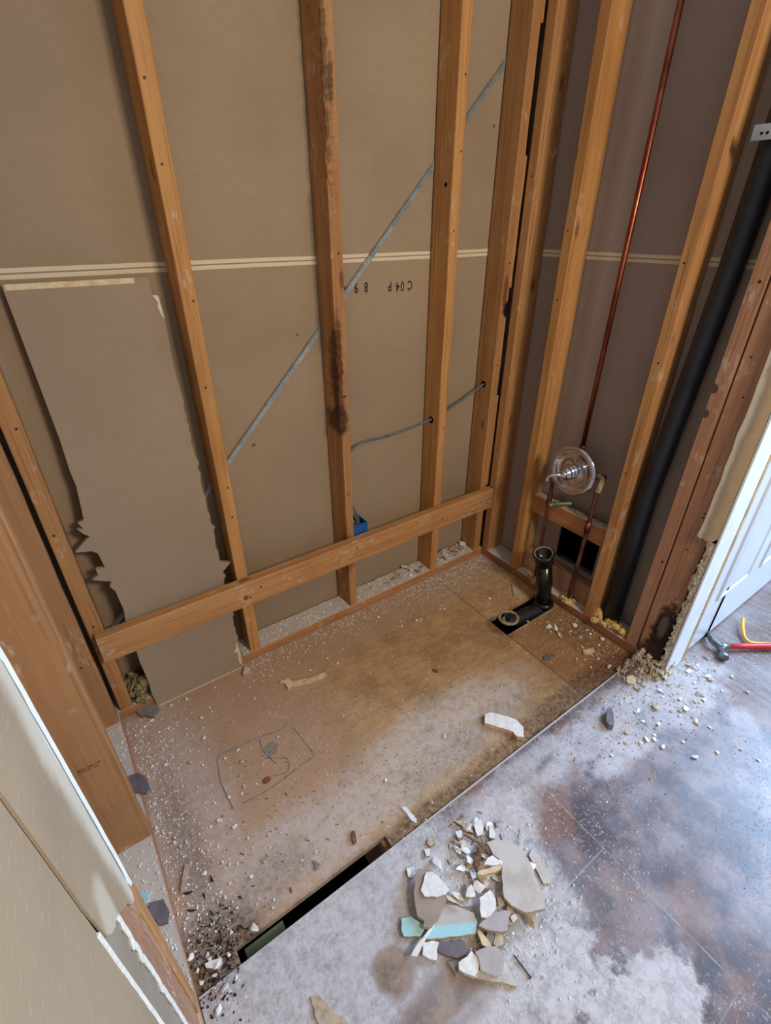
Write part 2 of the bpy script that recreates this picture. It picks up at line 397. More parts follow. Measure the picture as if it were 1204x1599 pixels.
def tube(pts, rad, seg=16, bm=None, cap=True):
    b = bm or bmesh.new(); pts = [Vector(p) for p in pts]; rings = []
    if not hasattr(rad, '__len__'): rad = [rad]*len(pts)
    up = Vector((0.123, 0.31, 1)).normalized(); prev = None
    for i, p in enumerate(pts):
        t = (pts[min(i+1, len(pts)-1)]-pts[max(i-1, 0)]).normalized()
        if prev is None:
            s = t.cross(up)
            if s.length < 0.05: s = t.cross(Vector((1, 0, 0)))
            s.normalize()
        else:
            s = (prev-t*prev.dot(t)).normalized()
        prev = s; u = t.cross(s)
        rings.append([b.verts.new(p+(s*math.cos(a)+u*math.sin(a))*rad[i]) for a in [2*math.pi*k/seg for k in range(seg)]])
    for i in range(len(rings)-1):
        for k in range(seg):
            b.faces.new((rings[i][k], rings[i][(k+1) % seg], rings[i+1][(k+1) % seg], rings[i+1][k]))
    if cap: b.faces.new(rings[0]); b.faces.new(rings[-1])
    return b

def lathe(profile, center, axis, seg=40, bm=None):
    """profile: list of (distance along axis, radius)"""
    b = bm or bmesh.new(); c = Vector(center); ax = Vector(axis).normalized()
    s = ax.cross(Vector((0, 0, 1)));
    if s.length < 0.1: s = ax.cross(Vector((0, 1, 0)))
    s.normalize(); u = ax.cross(s); rings = []
    for (d, r) in profile:
        rings.append([b.verts.new(c+ax*d+(s*math.cos(a)+u*math.sin(a))*max(r, 1e-4)) for a in [2*math.pi*k/seg for k in range(seg)]])
    for i in range(len(rings)-1):
        for k in range(seg):
            b.faces.new((rings[i][k], rings[i][(k+1) % seg], rings[i+1][(k+1) % seg], rings[i+1][k]))
    return b

def smooth_path(pts, n=8):
    P = [Vector(p) for p in pts]; out = []
    for i in range(len(P)-1):
        p0 = P[max(i-1, 0)]; p1 = P[i]; p2 = P[i+1]; p3 = P[min(i+2, len(P)-1)]
        for k in range(n):
            t = k/n
            out.append(0.5*((2*p1)+(p2-p0)*t+(2*p0-5*p1+4*p2-p3)*t*t+(3*p1-p0-3*p2+p3)*t**3))
    out.append(P[-1]); return out

def ragged(a, b, n, amp, axis_vec):
    """points from a to b (a included, b not) jittered along axis_vec"""
    a, b, v = Vector(a), Vector(b), Vector(axis_vec)
    return [a+(b-a)*(i/n)+(v*(amp*(R()-0.5)) if i else v*0) for i in range(n)]

def cut_slab(rects, z0, z1):
    bm = bmesh.new()
    for (x0, x1, y0, y1) in rects: box_bm(x0, x1, y0, y1, z0, z1, 0, bm)
    return bm

# ------------------------------------------------------------------ the shell
GY = -0.766
o = obj('floor', cut_slab([(-3.0, -0.30, GY, 0.3), (-0.30, -0.02, -0.35, 0.3), (-0.30, -0.02, GY, -0.45), (-0.02, 2.8, GY, 0.3),
        (-1.10, 2.8, -0.80, GY), (-3.0, -1.50, -0.80, GY), (-3.0, 2.8, -3.0, -0.80)], -0.018, 0.0), SUB)
tag(o, 'bare stained plywood subfloor where the bathtub stood', kind='structure')
bm = box_bm(-1.592+0.001, 2.8, -3.0, -0.803, 0.0005, 0.012, 0.0015)
box_bm(0.112, 2.8, -0.80, 0.3, 0.0005, 0.012, 0, bm)
o = obj('floor', bm, VINYL); tag(o, 'mottled brown vinyl tile floor white with plaster dust', kind='structure')
o = obj('floor', box_bm(-3, 2.8, -3, 0.3, -0.34, -0.32, 0), DIRT); tag(o, 'dark ground added below the floor openings to keep them black', kind='structure')  # dark plane added under the floor so its openings read black
for i, (xa, xb, ya, yb) in enumerate([(-3, 2.8, 0.28, 0.3), (-3, -2.98, -3, 0.3), (2.78, 2.8, -3, 0.3), (-3, 2.8, -3, -2.98)]):
    pass

# sheets of wallboard seen from behind, between the studs
o = obj('wall_back', box_bm(-1.70, 0.104, 0.0925, 0.1045, 0.0, 2.46, 0), PAPER_B)
tag(o, 'brown paper side of the next room wallboard behind the long stud wall', kind='structure')
WB = o
# right sheet with the sawn opening below the blocking
bm = bmesh.new()
hy0, hy1, hz0, hz1 = -0.512, -0.330, 0.145, 0.318
for (ya, yb, za, zb) in [(-0.90, hy0, 0, 2.46), (hy1, 0.0915, 0, 2.46), (hy0, hy1, hz1, 2.46), (hy0, hy1, 0, hz0)]:
    box_bm(0.0915, 0.1035, ya, yb, za, zb, 0, bm)
o = obj('wall_right', bm, PAPER_R); tag(o, 'grey brown paper side of the wallboard behind the pipe wall, with a sawn hole', kind='structure')
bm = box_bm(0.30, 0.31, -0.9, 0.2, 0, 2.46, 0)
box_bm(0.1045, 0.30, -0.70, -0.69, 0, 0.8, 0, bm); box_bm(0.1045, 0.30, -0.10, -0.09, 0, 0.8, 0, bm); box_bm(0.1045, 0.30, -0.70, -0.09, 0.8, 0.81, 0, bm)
o = obj('wall_right', bm, SHADE_BLACK); tag(o, 'black box added behind the pipe wall hole to keep it dark', kind='structure')  # enclosure added behind the hole, coloured black to stand for deep shade
o = obj('wall_left', box_bm(-1.697, -1.685, -1.9, 0.0915, 0, 2.46, 0), PAPER_R)
tag(o, 'far wallboard behind the left stud wall', kind='structure')

# printed lettering on the back sheet, upside down as found
def glyph(ch, px, pz, h=0.0275):
    cu = bpy.data.curves.new('t', 'FONT'); cu.body = ch; cu.size = h/0.70; cu.align_x = 'CENTER'; cu.extrude = 0.0002; cu.offset = 0.0007
    t = bpy.data.objects.new('t', cu); COL.objects.link(t)
    t.scale = (0.72, 1, 1); t.rotation_euler = (math.pi/2, math.pi, 0); t.location = (px, 0.0920, pz+h/2)
    bpy.context.view_layer.update()
    me = bpy.data.meshes.new_from_object(t); me.transform(t.matrix_world)
    bpy.data.objects.remove(t); return me
bm = bmesh.new()
for ch, px, pz in [('C', -0.396, 1.193), ('0', -0.427, 1.192), ('4', -0.446, 1.191), ('P', -0.477, 1.194), ('8', -0.568, 1.198), ('9', -0.605, 1.197), ('8', -0.652, 1.196)]:
    me = glyph(ch, px, pz); bm.from_mesh(me); bpy.data.meshes.remove(me)
o = obj('printed_lettering', bm, STAMP, WB); o['label'] = 'upside-down blue-black ink stamp reading C 04 P 8 9 8'

# ------------------------------------------------------------------ plates
def plate(name, x0, x1, y0, y1, axis, mat, label, cat='plate'):
    o = obj(name, lumber(x0, x1, y0, y1, 0.0005, 0.038, axis), mat); return tag(o, label, cat)
plate('bottom_plate', -1.60, 0.0, 0.0, 0.089, 'x', P_X, 'dusty wooden bottom plate running under the long wall of studs')
plate('bottom_plate', 0.0, 0.089, -0.87, -0.001, 'y', P_Y, 'reddish bottom plate under the pipe wall with crumbs along it')
plate('bottom_plate', -1.683, -1.592, -0.95, -0.001, 'y', P_Y, 'dust covered bottom plate at the foot of the left stud wall')

def nail_heads(parent, pts, r=0.0028, axis='y', mat=NAIL, nm='nail_hole'):
    for p in pts:
        d = {'y': (0, -1, 0), 'x': (-1, 0, 0), '+y': (0, 1, 0)}[axis]
        b = lathe([(-0.001, r), (0.0006, r), (0.0009, r*0.6), (0.0009, 0.0)], p, d, 10)
        obj(nm, b, mat, parent)

def stud(x0, x1, y0, y1, mat, label, z0=0.0385, z1=2.45, cat='stud', gouge=None, nails=(), nax='y', step=0.05, name='wall_stud', amp=0.0008):
    r = empty(name, ((x0+x1)/2, (y0+y1)/2, z0)); tag(r, label, cat)
    obj('board', lumber(x0, x1, y0, y1, z0, z1, 'z', gouge=gouge, step=step, amp=amp), mat, r)
    nail_heads(r, nails, axis=nax)
    return r

# back wall studs
sL = stud(-1.587, -1.549, 0.0, 0.089, W_Z, 'leftmost stud of the long wall, behind the left end of the ledger', nails=[(-1.568, 0, 0.31+0.08), (-1.572, 0, 0.70), (-1.56, 0, 0.98)])
sA = stud(-1.153, -1.115, 0.0, 0.089, W_GOLD, 'golden stud of the long wall beside the loose wallboard panel', nails=[(-1.140, 0, 1.62), (-1.138, 0, 1.48), (-1.126, 0, 1.21), (-1.136, 0, 1.0), (-1.128, 0, 0.70), (-1.13, 0, 0.60)])
def gougeB(A, B, l, a, b):
    # eaten-away arris on the left front corner
    if b < 0.04 and a < -0.722:
        g = 0.0
        if 0.80 < l < 1.12: g = 0.011*math.sin((l-0.80)/0.32*math.pi)*(0.6+0.8*R())
        if l > 1.45: g = 0.008*(0.3+R())
        A += g*0.8; B += g
    if l < 0.795 and b < 0.04 and a < -0.72: A += 0.008; B += 0.002
    return A, B
sB = stud(-0.739, -0.701, 0.0, 0.089, W_B, 'rotted and gouged stud of the long wall above the blue box', gouge=gougeB, step=0.012, nails=[(-0.716, 0, 1.30), (-0.713, 0, 0.9), (-0.72, 0, 0.55)])
sC = stud(-0.316, -0.278, 0.0, 0.089, W_GOLD, 'golden stud of the long wall just right of the printed letters, grey cable through it', nails=[(-0.292, 0, 1.72), (-0.300, 0, 1.35), (-0.29, 0, 1.55), (-0.29, 0, 0.7)])
sD = stud(-0.052, -0.014, 0.0, 0.089, W_D, 'last stud of the long wall, in the corner, black stained at mid height', nails=[(-0.03, 0, 1.25), (-0.035, 0, 0.9)])
for s_, zz, xx in ((sC, 0.726, -0.316), (sD, 0.819, -0.052)):
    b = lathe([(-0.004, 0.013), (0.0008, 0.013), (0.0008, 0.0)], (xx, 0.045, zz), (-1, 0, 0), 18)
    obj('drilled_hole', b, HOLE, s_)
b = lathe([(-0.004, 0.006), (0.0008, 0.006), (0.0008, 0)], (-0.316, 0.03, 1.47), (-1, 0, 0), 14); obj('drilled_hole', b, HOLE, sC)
# right wall studs
stud(0.0, 0.089, -0.040, -0.002, W_Z, 'corner stud of the pipe wall, shaded on its wide side', nails=[(0.0, -0.02, 0.55), (0.0, -0.022, 1.5)], nax='x')
stud(0.0, 0.089, -0.218, -0.180, W_GOLD, 'golden stud of the pipe wall just left of the shower valve', nails=[(0.0, -0.2, 0.62), (0.0, -0.196, 1.35), (0.0, -0.2, 1.15)], nax='x')
stud(0.0, 0.089, -0.602, -0.565, W_Z, 'stud of the pipe wall between the shower valve and the black vent pipe', nails=[(0.0, -0.58, 1.28), (0.0, -0.585, 1.02), (0.0, -0.58, 0.66)], nax='x')
# stud G with bites out of its left edge
r = empty('wall_stud', (0.044, -0.767, 0.0385)); tag(r, 'reddish stud right of the black vent pipe with two round notches in its edge', 'stud')
poly = [(0, -0.786, 0.0385), (0, -0.748, 0.0385)]
for zc, rr in ((0.915, 0.013), (0.985, 0.014)):
    for k in range(9):
        a = math.pi/2 - math.pi*k/8
        poly.append((0, -0.748-rr*math.cos(a)*1.0, zc-rr*math.sin(a)))
poly += [(0, -0.748, 2.45), (0, -0.786, 2.45)]
obj('board', prism(poly, (0.089, 0, 0)), W_PINK, r)
nail_heads(r, [(0, -0.775, 0.42), (0, -0.77, 1.25)], 0.004, 'x')
stud(0.0, 0.089, -0.874, -0.7895, W_ROT, 'wide end stud of the pipe wall, black with mould at its foot', nails=[(0.0, -0.83, 0.5), (0.0, -0.84, 0.62), (0, -0.84, 0.635), (0.0, -0.825, 0.98), (0.0, -0.81, 1.08), (0.0, -0.85, 1.14)], nax='x', amp=0.0012)
# left wall studs
stud(-1.686, -1.5975, -0.040, -0.002, W_TAN, 'inner corner stud of the left wall beside the black gap', nails=[(-1.63, -0.04, 0.30)], z0=0.0385)
sN = stud(-1.684, -1.5925, -0.441, -0.403, W_TAN, 'broad stud of the left wall with a faint ink stamp on its wide face')
bm = bmesh.new()
for row, (zr, xs, n) in enumerate([(0.3655, -1.664, 14), (0.3735, -1.662, 15), (0.3695, -1.679, 3)]):
    for i in range(n):
        xx = xs+i*0.0029; h = 0.0045
        if R() < 0.12: continue
        box_bm(xx, xx+0.0007, -0.4418, -0.4414, zr, zr+h, 0, bm)
        box_bm(xx, xx+0.0019, -0.4418, -0.4414, zr+h*R(), zr+h*R()+0.0007, 0, bm) if R() > 0.4 else None
obj('ink_stamp', bm, FAINT, sN)
def gougeI(A, B, l, a, b):
    if a > -1.60: A -= 0.004*R()
    return A, B
stud(-1.684, -1.5925, -0.835, -0.798, W_Z, 'end stud of the left wall nearest the camera, against the torn wallboard edge', z0=0.0385)
stud(-1.684, -1.5935, -0.965, -0.8365, W_PINK, 'splintered doubled stud half covered by the torn left wallboard', gouge=gougeI, step=0.02, z0=0.0125)
# spacers in the corner slot
for k, (za, zb) in enumerate([(0.375, 0.775), (1.17, 1.555), (1.865, 2.40)]):
    o = obj('corner_spacer', lumber(-0.0125, -0.0022, 0.004, 0.07, za, zb, 'z', bev=0.001), W_TAN)
    tag(o, ['lowest thin wood spacer in the black corner slot, above the ledger', 'middle thin wood spacer in the black corner slot', 'top thin wood spacer in the black corner slot'][k], 'spacer')
# ledger
r = empty('ledger_board', (-0.79, -0.02, 0.278)); tag(r, 'long wooden tub ledger nailed across the studs of the long wall', 'board')
obj('board', lumber(-1.573, -0.008, -0.0385, -0.0015, 0.278, 0.370, 'x', step=0.06), W_X, r)
nail_heads(r, [(-1.13, -0.0385, 0.31), (-1.09, -0.0385, 0.335), (-0.716, -0.0385, 0.34), (-0.30, -0.0385, 0.32), (-0.04, -0.0385, 0.31)], 0.0035)
b = lathe([(0, 0.009), (0.0006, 0.0085), (0.0007, 0)], (-1.145, -0.0385, 0.315), (0, -1, 0), 14); k_ = obj('knot', b, CHIPW, r)
# blocking behind the valve
r = empty('blocking_board', (0.05, -0.39, 0.335)); tag(r, 'short wood block nailed between two studs below the shower valve', 'board')
obj('board', lumber(0.030, 0.068, -0.5645, -0.2185, 0.336, 0.413, 'y'), W_Y, r)
bm = bmesh.new()
for i in range(26):
    yy = -0.555+R()*0.24; box_bm(0.04+R()*0.02, 0.05+R()*0.015, yy, yy+0.004+R()*0.012, 0.4125, 0.4145+R()*0.004, 0, bm)
tag(obj('mortar_crumbs', bm, RUBBLE, r), kind='stuff')
# toe board visible through the hole
o = obj('blocking_board', lumber(0.04, 0.075, -0.5645, -0.2185, 0.0385, 0.135, 'y'), W_PINK); tag(o, 'low wood block on the plate under the sawn hole', 'board')

# ------------------------------------------------------------------ metal brace
dirv = Vector((1.05, 0, 1.062)).normalized(); nrm = Vector((dirv.z, 0, -dirv.x))
p0 = Vector((-1.545, 0.0898, 0.276)); ln = 2.25
r = empty('metal_brace', tuple(p0)); tag(r, 'galvanised diagonal brace strip crossing behind the studs of the long wall', 'brace')
def strip(a, b, w0, w1, y0, y1):
    A, B = p0+dirv*a, p0+dirv*b
    return prism([A+nrm*w0, B+nrm*w0, B+nrm*w1, A+nrm*w1], (0, y1-y0, 0))
bm = strip(0, ln, -0.010, 0.008, 0, 0.0018); obj('strip', bm, GALV, r)
def xt(x): return (x-p0.x)/dirv.x
for xa, xb in ((-1.545, -1.156), (-1.110, -0.742), (-0.697, -0.320), (-0.274, -0.055)):
    A, B = p0+dirv*xt(xa), p0+dirv*xt(xb)
    b = prism([A-nrm*0.010, B-nrm*0.010, B-nrm*0.0085, A-nrm*0.0085], (0, -0.010, 0)); obj('flange', b, GALV, r)
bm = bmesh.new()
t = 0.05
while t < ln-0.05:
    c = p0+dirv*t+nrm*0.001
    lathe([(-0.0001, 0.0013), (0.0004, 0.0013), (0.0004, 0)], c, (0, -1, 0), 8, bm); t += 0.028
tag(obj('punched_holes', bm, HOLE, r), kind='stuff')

# ------------------------------------------------------------------ cable
pts = smooth_path([(-0.698, 0.05, 0.668), (-0.65, 0.045, 0.700), (-0.60, 0.045, 0.712), (-0.50, 0.042, 0.712), (-0.42, 0.045, 0.716), (-0.316, 0.045, 0.728), (-0.278, 0.045, 0.737), (-0.16, 0.045, 0.775), (-0.052, 0.045, 0.819), (-0.03, 0.045, 0.826)])
bm = tube(pts, 0.0042, 10); tube([p+Vector((0, 0.006, -0.005)) for p in pts], 0.0036, 8, bm)
tag(obj('electrical_cable', bm, CABLE, smooth=True), 'grey twin cable threaded through holes in the studs', 'cable')
# blue box
r = empty('electrical_box', (-0.67, 0.03, 0.28)); tag(r, 'small blue plastic junction box on the rotted stud above the ledger', 'electrical box')
bm = box_bm(-0.6995, -0.640, 0.004, 0.008, 0.295, 0.407, 0.001)
for a in [(-0.6995, -0.696, 0.008, 0.075), (-0.644, -0.640, 0.008, 0.075)]: box_bm(a[0], a[1], a[2], a[3], 0.295, 0.407, 0.0008, bm)
box_bm(-0.6995, -0.640, 0.075, 0.079, 0.295, 0.407, 0.001, bm); box_bm(-0.6995, -0.640, 0.008, 0.075, 0.295, 0.299, 0, bm)
obj('box_shell', bm, BLUE, r)
for k, (xx, yy, zz) in enumerate([(-0.650, 0.05, 0.495), (-0.664, 0.036, 0.472), (-0.68, 0.028, 0.452)]):
    pts = smooth_path([(xx, yy, 0.38), (xx-0.004, yy, 0.412), (xx-0.022, yy, (0.412+zz)/2+0.004), (-0.6955, yy, zz)], 6)
    obj('cable_end', tube(pts, 0.0042, 10), CABLE, r, True)
# ------------------------------------------------------------------ copper riser, valve and lines
V = empty('shower_valve', (0.03, -0.40, 0.04)); tag(V, 'chrome shower valve trim with its aged copper supply lines', 'valve')
obj('riser_pipe', tube([(0.045, -0.378, 0.66), (0.045, -0.378, 1.2), (0.045, -0.378, 2.45)], 0.0085, 18), COPPER, V, True)['label'] = 'long copper shower riser'
obj('riser_fitting', lathe([(-0.02, 0.0), (-0.02, 0.0115), (0.012, 0.0115), (0.014, 0.013), (0.020, 0.013), (0.021, 0.009)], (0.045, -0.378, 0.66), (0, 0, 1), 20), COPPERD, V, True)
esc_c = Vector((-0.022, -0.402, 0.606)); ax = Vector((-1, -0.04, 0.05)).normalized()
prof = [(-0.004, 0.090), (0.000, 0.0915), (0.005, 0.090), (0.010, 0.085), (0.0115, 0.078), (0.010, 0.071), (0.004, 0.066), (-0.002, 0.064), (-0.003, 0.050), (-0.002, 0.026), (0.0, 0.024), (-0.004, 0.024), (-0.006, 0.064), (-0.004, 0.090)]
obj('escutcheon', lathe(prof, esc_c, ax, 64), CHROME, V, True)
prof = [(-0.02, 0.0), (-0.02, 0.018), (0.004, 0.018), (0.006, 0.027), (0.013, 0.027), (0.015, 0.023), (0.021, 0.023), (0.023, 0.026), (0.029, 0.026), (0.031, 0.021), (0.037, 0.021), (0.039, 0.0235), (0.046, 0.023), (0.049, 0.017), (0.060, 0.015), (0.066, 0.011), (0.068, 0.0)]
HS = obj('handle_sleeve', lathe(prof, esc_c, ax, 40), CHROME, V, True)
tip = esc_c+ax*0.060
obj('handle_lever', tube(smooth_path([tip, tip+Vector((-0.020, 0.012, 0.0)), tip+Vector((-0.034, 0.030, -0.008)), tip+Vector((-0.036, 0.036, -0.028))], 6), [0.0085]*6+[0.007]*6+[0.006]*7, 16), CHROME, HS, True)
# valve body behind the plate
bm = tube([(0.0, -0.40, 0.606), (0.07, -0.40, 0.606)], 0.024, 20); tube([(0.045, -0.49, 0.59), (0.045, -0.31, 0.59)], 0.013, 16, bm); tube([(0.045, -0.40, 0.59), (0.045, -0.378, 0.64)], 0.013, 16, bm)
obj('valve_body', bm, COPPERD, V, True)
obj('hot_line', tube(smooth_path([(0.045, -0.47, 0.592), (0.036, -0.490, 0.588), (0.020, -0.493, 0.575), (0.016, -0.4895, 0.54), (0.015, -0.4865, 0.30), (0.015, -0.481, 0.040)], 6), 0.0078, 16), COPPERD, V, True)
obj('line_coupling', lathe([(-0.022, 0.008), (-0.022, 0.0105), (0.022, 0.0105), (0.022, 0.008)], (0.015, -0.4878, 0.40), (0, 0.01, 1), 20), COPPERD, V, True)
obj('elbow', tube(smooth_path([(0.045, -0.462, 0.592), (0.034, -0.488, 0.59), (0.018, -0.4935, 0.570), (0.016, -0.491, 0.548)], 5), 0.0112, 16), RING, V, True)['label'] = 'solder-crusted tan elbow'
obj('cold_line', tube([(0.012, -0.306, 0.575), (0.012, -0.3065, 0.45), (0.012, -0.310, 0.15), (0.012, -0.312, 0.040)], 0.0078, 16), COPPERD, V, True)
obj('line_coupling', lathe([(-0.016, 0.008), (-0.016, 0.0125), (-0.010, 0.0125), (-0.008, 0.0105), (0.02, 0.0105), (0.03, 0.008)], (0.012, -0.307, 0.435), (0, 0, 1), 20), COPPERD, V, True)
bm = tube([(-0.008, -0.325, 0.428), (0.005, -0.338, 0.432), (0.03, -0.395, 0.452)], [0.0085, 0.0085, 0.006], 16)
tube([(-0.012, -0.322, 0.426), (0.000, -0.336, 0.430)], 0.0105, 16, bm)
obj('side_outlet', bm, simple('verdigris_brass', (130, 150, 132), 0.5, 0.5, 0.4, (112, 104, 84), 60), V, True)
b = lathe([(0.0, 0.0078), (0.0004, 0.0078), (0.0004, 0)], (-0.0125, -0.3216, 0.4258), (-0.66, 0.72, -0.2), 16); obj('outlet_bore', b, HOLE, V)
# ------------------------------------------------------------------ drain
D = empty('drain_pipe', (-0.04, -0.42, 0)); tag(D, 'glossy black plastic tub drain pipe standing in the floor slot', 'pipe')
base = Vector((-0.042, -0.418, -0.03)); top = Vector((-0.048, -0.372, 0.250)); dv = (top-base).normalized(); L_ = (top-base).length
obj('standpipe', tube([base, base+dv*(L_-0.045)], 0.030, 28), ABS, D, True)
prof = [(0.12, 0.030), (0.13, 0.0335), (0.165, 0.0335), (0.175, 0.031)]
obj('coupling', lathe(prof, base, dv, 32), ABS, D, True)
hax = (dv*1.0+Vector((-0.34, -0.16, 0.0))).normalized(); hbase = base+dv*(L_-0.052)
hp = [(-0.012, 0.0), (-0.010, 0.028), (0.0, 0.036), (0.044, 0.0375), (0.048, 0.0425), (0.054, 0.0425), (0.056, 0.038), (0.052, 0.031), (0.015, 0.029), (0.013, 0.0)]
HB = obj('hub', lathe(hp, hbase, hax, 36), ABS, D, True)
b = lathe([(0.0535, 0.0315), (0.0565, 0.0345), (0.0568, 0.0365)], hbase, hax, 36); obj('worn_rim', b, CHIPG, HB, True)
obj('collar', lathe([(0.025, 0.030), (0.022, 0.038), (0.034, 0.040), (0.044, 0.038), (0.046, 0.030)], base, dv, 32), ABS, D, True)
obj('trap_arm', tube(smooth_path([(-0.045, -0.415, -0.022), (-0.10, -0.405, -0.024), (-0.17, -0.395, -0.026), (-0.225, -0.385, -0.030)], 5), 0.031, 24), ABS_SKY, D, True)
bm = lathe([(-0.06, 0.0), (-0.06, 0.036), (-0.012, 0.036), (-0.008, 0.042), (0.004, 0.042), (0.006, 0.036), (0.002, 0.028), (-0.03, 0.026), (-0.03, 0)], (-0.222, -0.384, -0.004), (-0.06, 0, 1), 36)
obj('trap_hub', bm, ABS, D, True)
bm = lathe([(0.003, 0.030), (0.0075, 0.033), (0.008, 0.038), (0.004, 0.0425), (0.001, 0.0425)], (-0.222, -0.384, -0.004), (-0.06, 0, 1), 36)
obj('cement_ring', bm, RING, D, True)['label'] = 'cream crusted sealing ring'
bm = lathe([(0.0, 0.0245), (0.003, 0.022), (0.003, 0.015), (-0.012, 0.013)], (-0.222, -0.384, -0.012), (-0.06, 0, 1), 30); obj('inner_ring', bm, RING, D, True)

# vent pipe
r = empty('vent_pipe', (0.045, -0.645, 0.04)); tag(r, 'tall black plastic vent pipe between the studs of the pipe wall', 'pipe')
obj('pipe', tube([(0.055, -0.650, 0.0), (0.055, -0.646, 0.6), (0.055, -0.676, 1.3), (0.055, -0.694, 2.45)], 0.030, 28), ABS_SKY, r, True)
bm = box_bm(0.0055, 0.0075, -0.7475, -0.648, 1.532, 1.562, 0.0005)
r2 = empty('pipe_strap', (0.007, -0.70, 1.53)); tag(r2, 'white perforated metal strap across the black vent pipe', 'strap')
obj('band', bm, simple('pale_strap', (176, 186, 196), 0.5, 0.3, 0.4), r2)
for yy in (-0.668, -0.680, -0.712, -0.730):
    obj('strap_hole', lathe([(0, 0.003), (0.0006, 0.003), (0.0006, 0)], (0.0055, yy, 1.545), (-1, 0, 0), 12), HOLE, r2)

# ------------------------------------------------------------------ loose wallboard panel, leaning back in the first bay
def PP(x, z): return Vector((x, -0.0135+0.064*z, z))
left = [(-1.485, 0.0), (-1.490, 0.06), (-1.487, 0.12), (-1.491, 0.20), (-1.488, 0.30), (-1.490, 0.36), (-1.484, 0.40), (-1.488, 0.47), (-1.497, 0.49), (-1.489, 0.505), (-1.505, 0.512), (-1.530, 0.528), (-1.513, 0.536), (-1.514, 0.556), (-1.492, 0.552), (-1.496, 0.60), (-1.508, 0.612), (-1.545, 0.622), (-1.512, 0.648), (-1.500, 0.655), (-1.512, 0.667), (-1.521, 0.684), (-1.508, 0.680), (-1.515, 0.700), (-1.500, 0.705), (-1.494, 0.76), (-1.490, 0.80), (-1.492, 0.84), (-1.489, 0.92), (-1.490, 1.0), (-1.491, 1.1), (-1.492, 1.2), (-1.493, 1.262)]
right = [(-1.203, 1.262), (-1.203, 1.225), (-1.190, 1.222), (-1.188, 1.15), (-1.192, 1.05), (-1.188, 0.96)]
z = 0.95
while z > 0.02:
    right.append((-1.190+0.006*(R()-0.5)+(0.008 if R() > 0.88 else 0), z)); z -= 0.014
right = [p for p in right if not (0.40 < p[1] < 0.45)]
i_ = next(i for i, p in enumerate(right) if p[1] < 0.41)
right[i_:i_] = [(-1.186, 0.445), (-1.158, 0.432), (-1.176, 0.418), (-1.188, 0.41)]
right.append((-1.197, 0.0))
poly = [PP(*p) for p in left]+[PP(*p) for p in right]
r = empty('wallboard_sheet', (-1.34, -0.013, 0)); tag(r, 'torn tan wallboard panel leaning upright behind the left part of the ledger', 'wallboard')
bm = prism(poly, (0, 0.0115, 0)); obj('board', bm, PAPER_P, r)
T = lambda x, z: PP(x, z)+Vector((0, -0.0006, 0))
bm = prism([T(-1.489, 1.262), T(-1.235, 1.262), T(-1.235, 1.250), T(-1.489, 1.250)], (0, 0.0005, 0)); obj('edge_tape', bm, CREAM, r)['label'] = 'cream edge tape along the top'
bm = prism([T(-1.203, 1.222), T(-1.190, 1.220), T(-1.187, 1.165), T(-1.194, 1.18), T(-1.197, 1.195), T(-1.194, 1.205)], (0, 0.0005, 0)); obj('torn_patch', bm, GYP, r)
bm = prism([T(-1.483, 0.004), T(-1.199, 0.004), T(-1.199, 0.0), T(-1.483, 0.0)], (0, 0.0005, 0)); obj('bottom_edge', bm, CREAM, r)
bm = prism([T(-1.205, 0.09), T(-1.196, 0.12), T(-1.193, 0.06), T(-1.196, 0.01), T(-1.204, 0.03), T(-1.201, 0.07), T(-1.215, 0.085)], (0, 0.0005, 0)); obj('torn_patch', bm, CREAM, r)

# ------------------------------------------------------------------ left wall facing by the camera
XF = -1.5795
bm = box_bm(-1.592, XF, -2.2, -1.03, 0.0125, 2.46, 0); obj_l = obj('wall_left', bm, LPLAIN); tag(obj_l, 'near left wall of fibrous tan paper beside the camera', kind='structure')
pl = [Vector((-1.592, -1.031, 0.02)), Vector((-1.592, -1.031, 2.46)), Vector((-1.592, -0.972, 2.46))]+ragged((-1.592, -0.972, 2.4), (-1.592, -0.972, 0.02), 60, 0.002, (0, 1, 0))
bm = prism(pl, (0.0105, 0, 0)); o = obj('wall_left', bm, simple('grey_tan_paper', (158, 146, 128), 0.88, 0, 0.15, (146, 132, 114), 6)); tag(o, 'narrow strip of exposed grey tan wallboard by the torn edge', kind='structure')
def ridge(y0, z0, z1, w, x0, amp, step=0.012, mat=GYP, name='gypsum_edge', parent=None):
    bm = bmesh.new(); n = int((z1-z0)/step); A = []
    for i in range(n+1):
        z = z0+(z1-z0)*i/n; wl = w*(0.85+0.3*R())+(amp*R() if R() > 0.88 else 0)
        A.append([bm.verts.new((x0, y0+0.002*(R()-.5), z)), bm.verts.new((x0+0.0035, y0-wl*0.45, z)), bm.verts.new((x0+0.0012, y0-wl, z)), bm.verts.new((x0-0.006, y0-wl*0.6, z))])
    for i in range(n):
        for j in range(4): bm.faces.new((A[i][j], A[i][(j+1) % 4], A[i+1][(j+1) % 4], A[i+1][j]))
    bm.faces.new(A[0]); bm.faces.new(A[-1])
    return obj(name, bm, mat, parent)
ridge(-0.968, 0.02, 0.80, 0.010, XF-0.001, 0.008, parent=o)
ridge(-1.029, 0.02, 0.86, 0.0055, XF-0.001, 0.003, parent=obj_l)
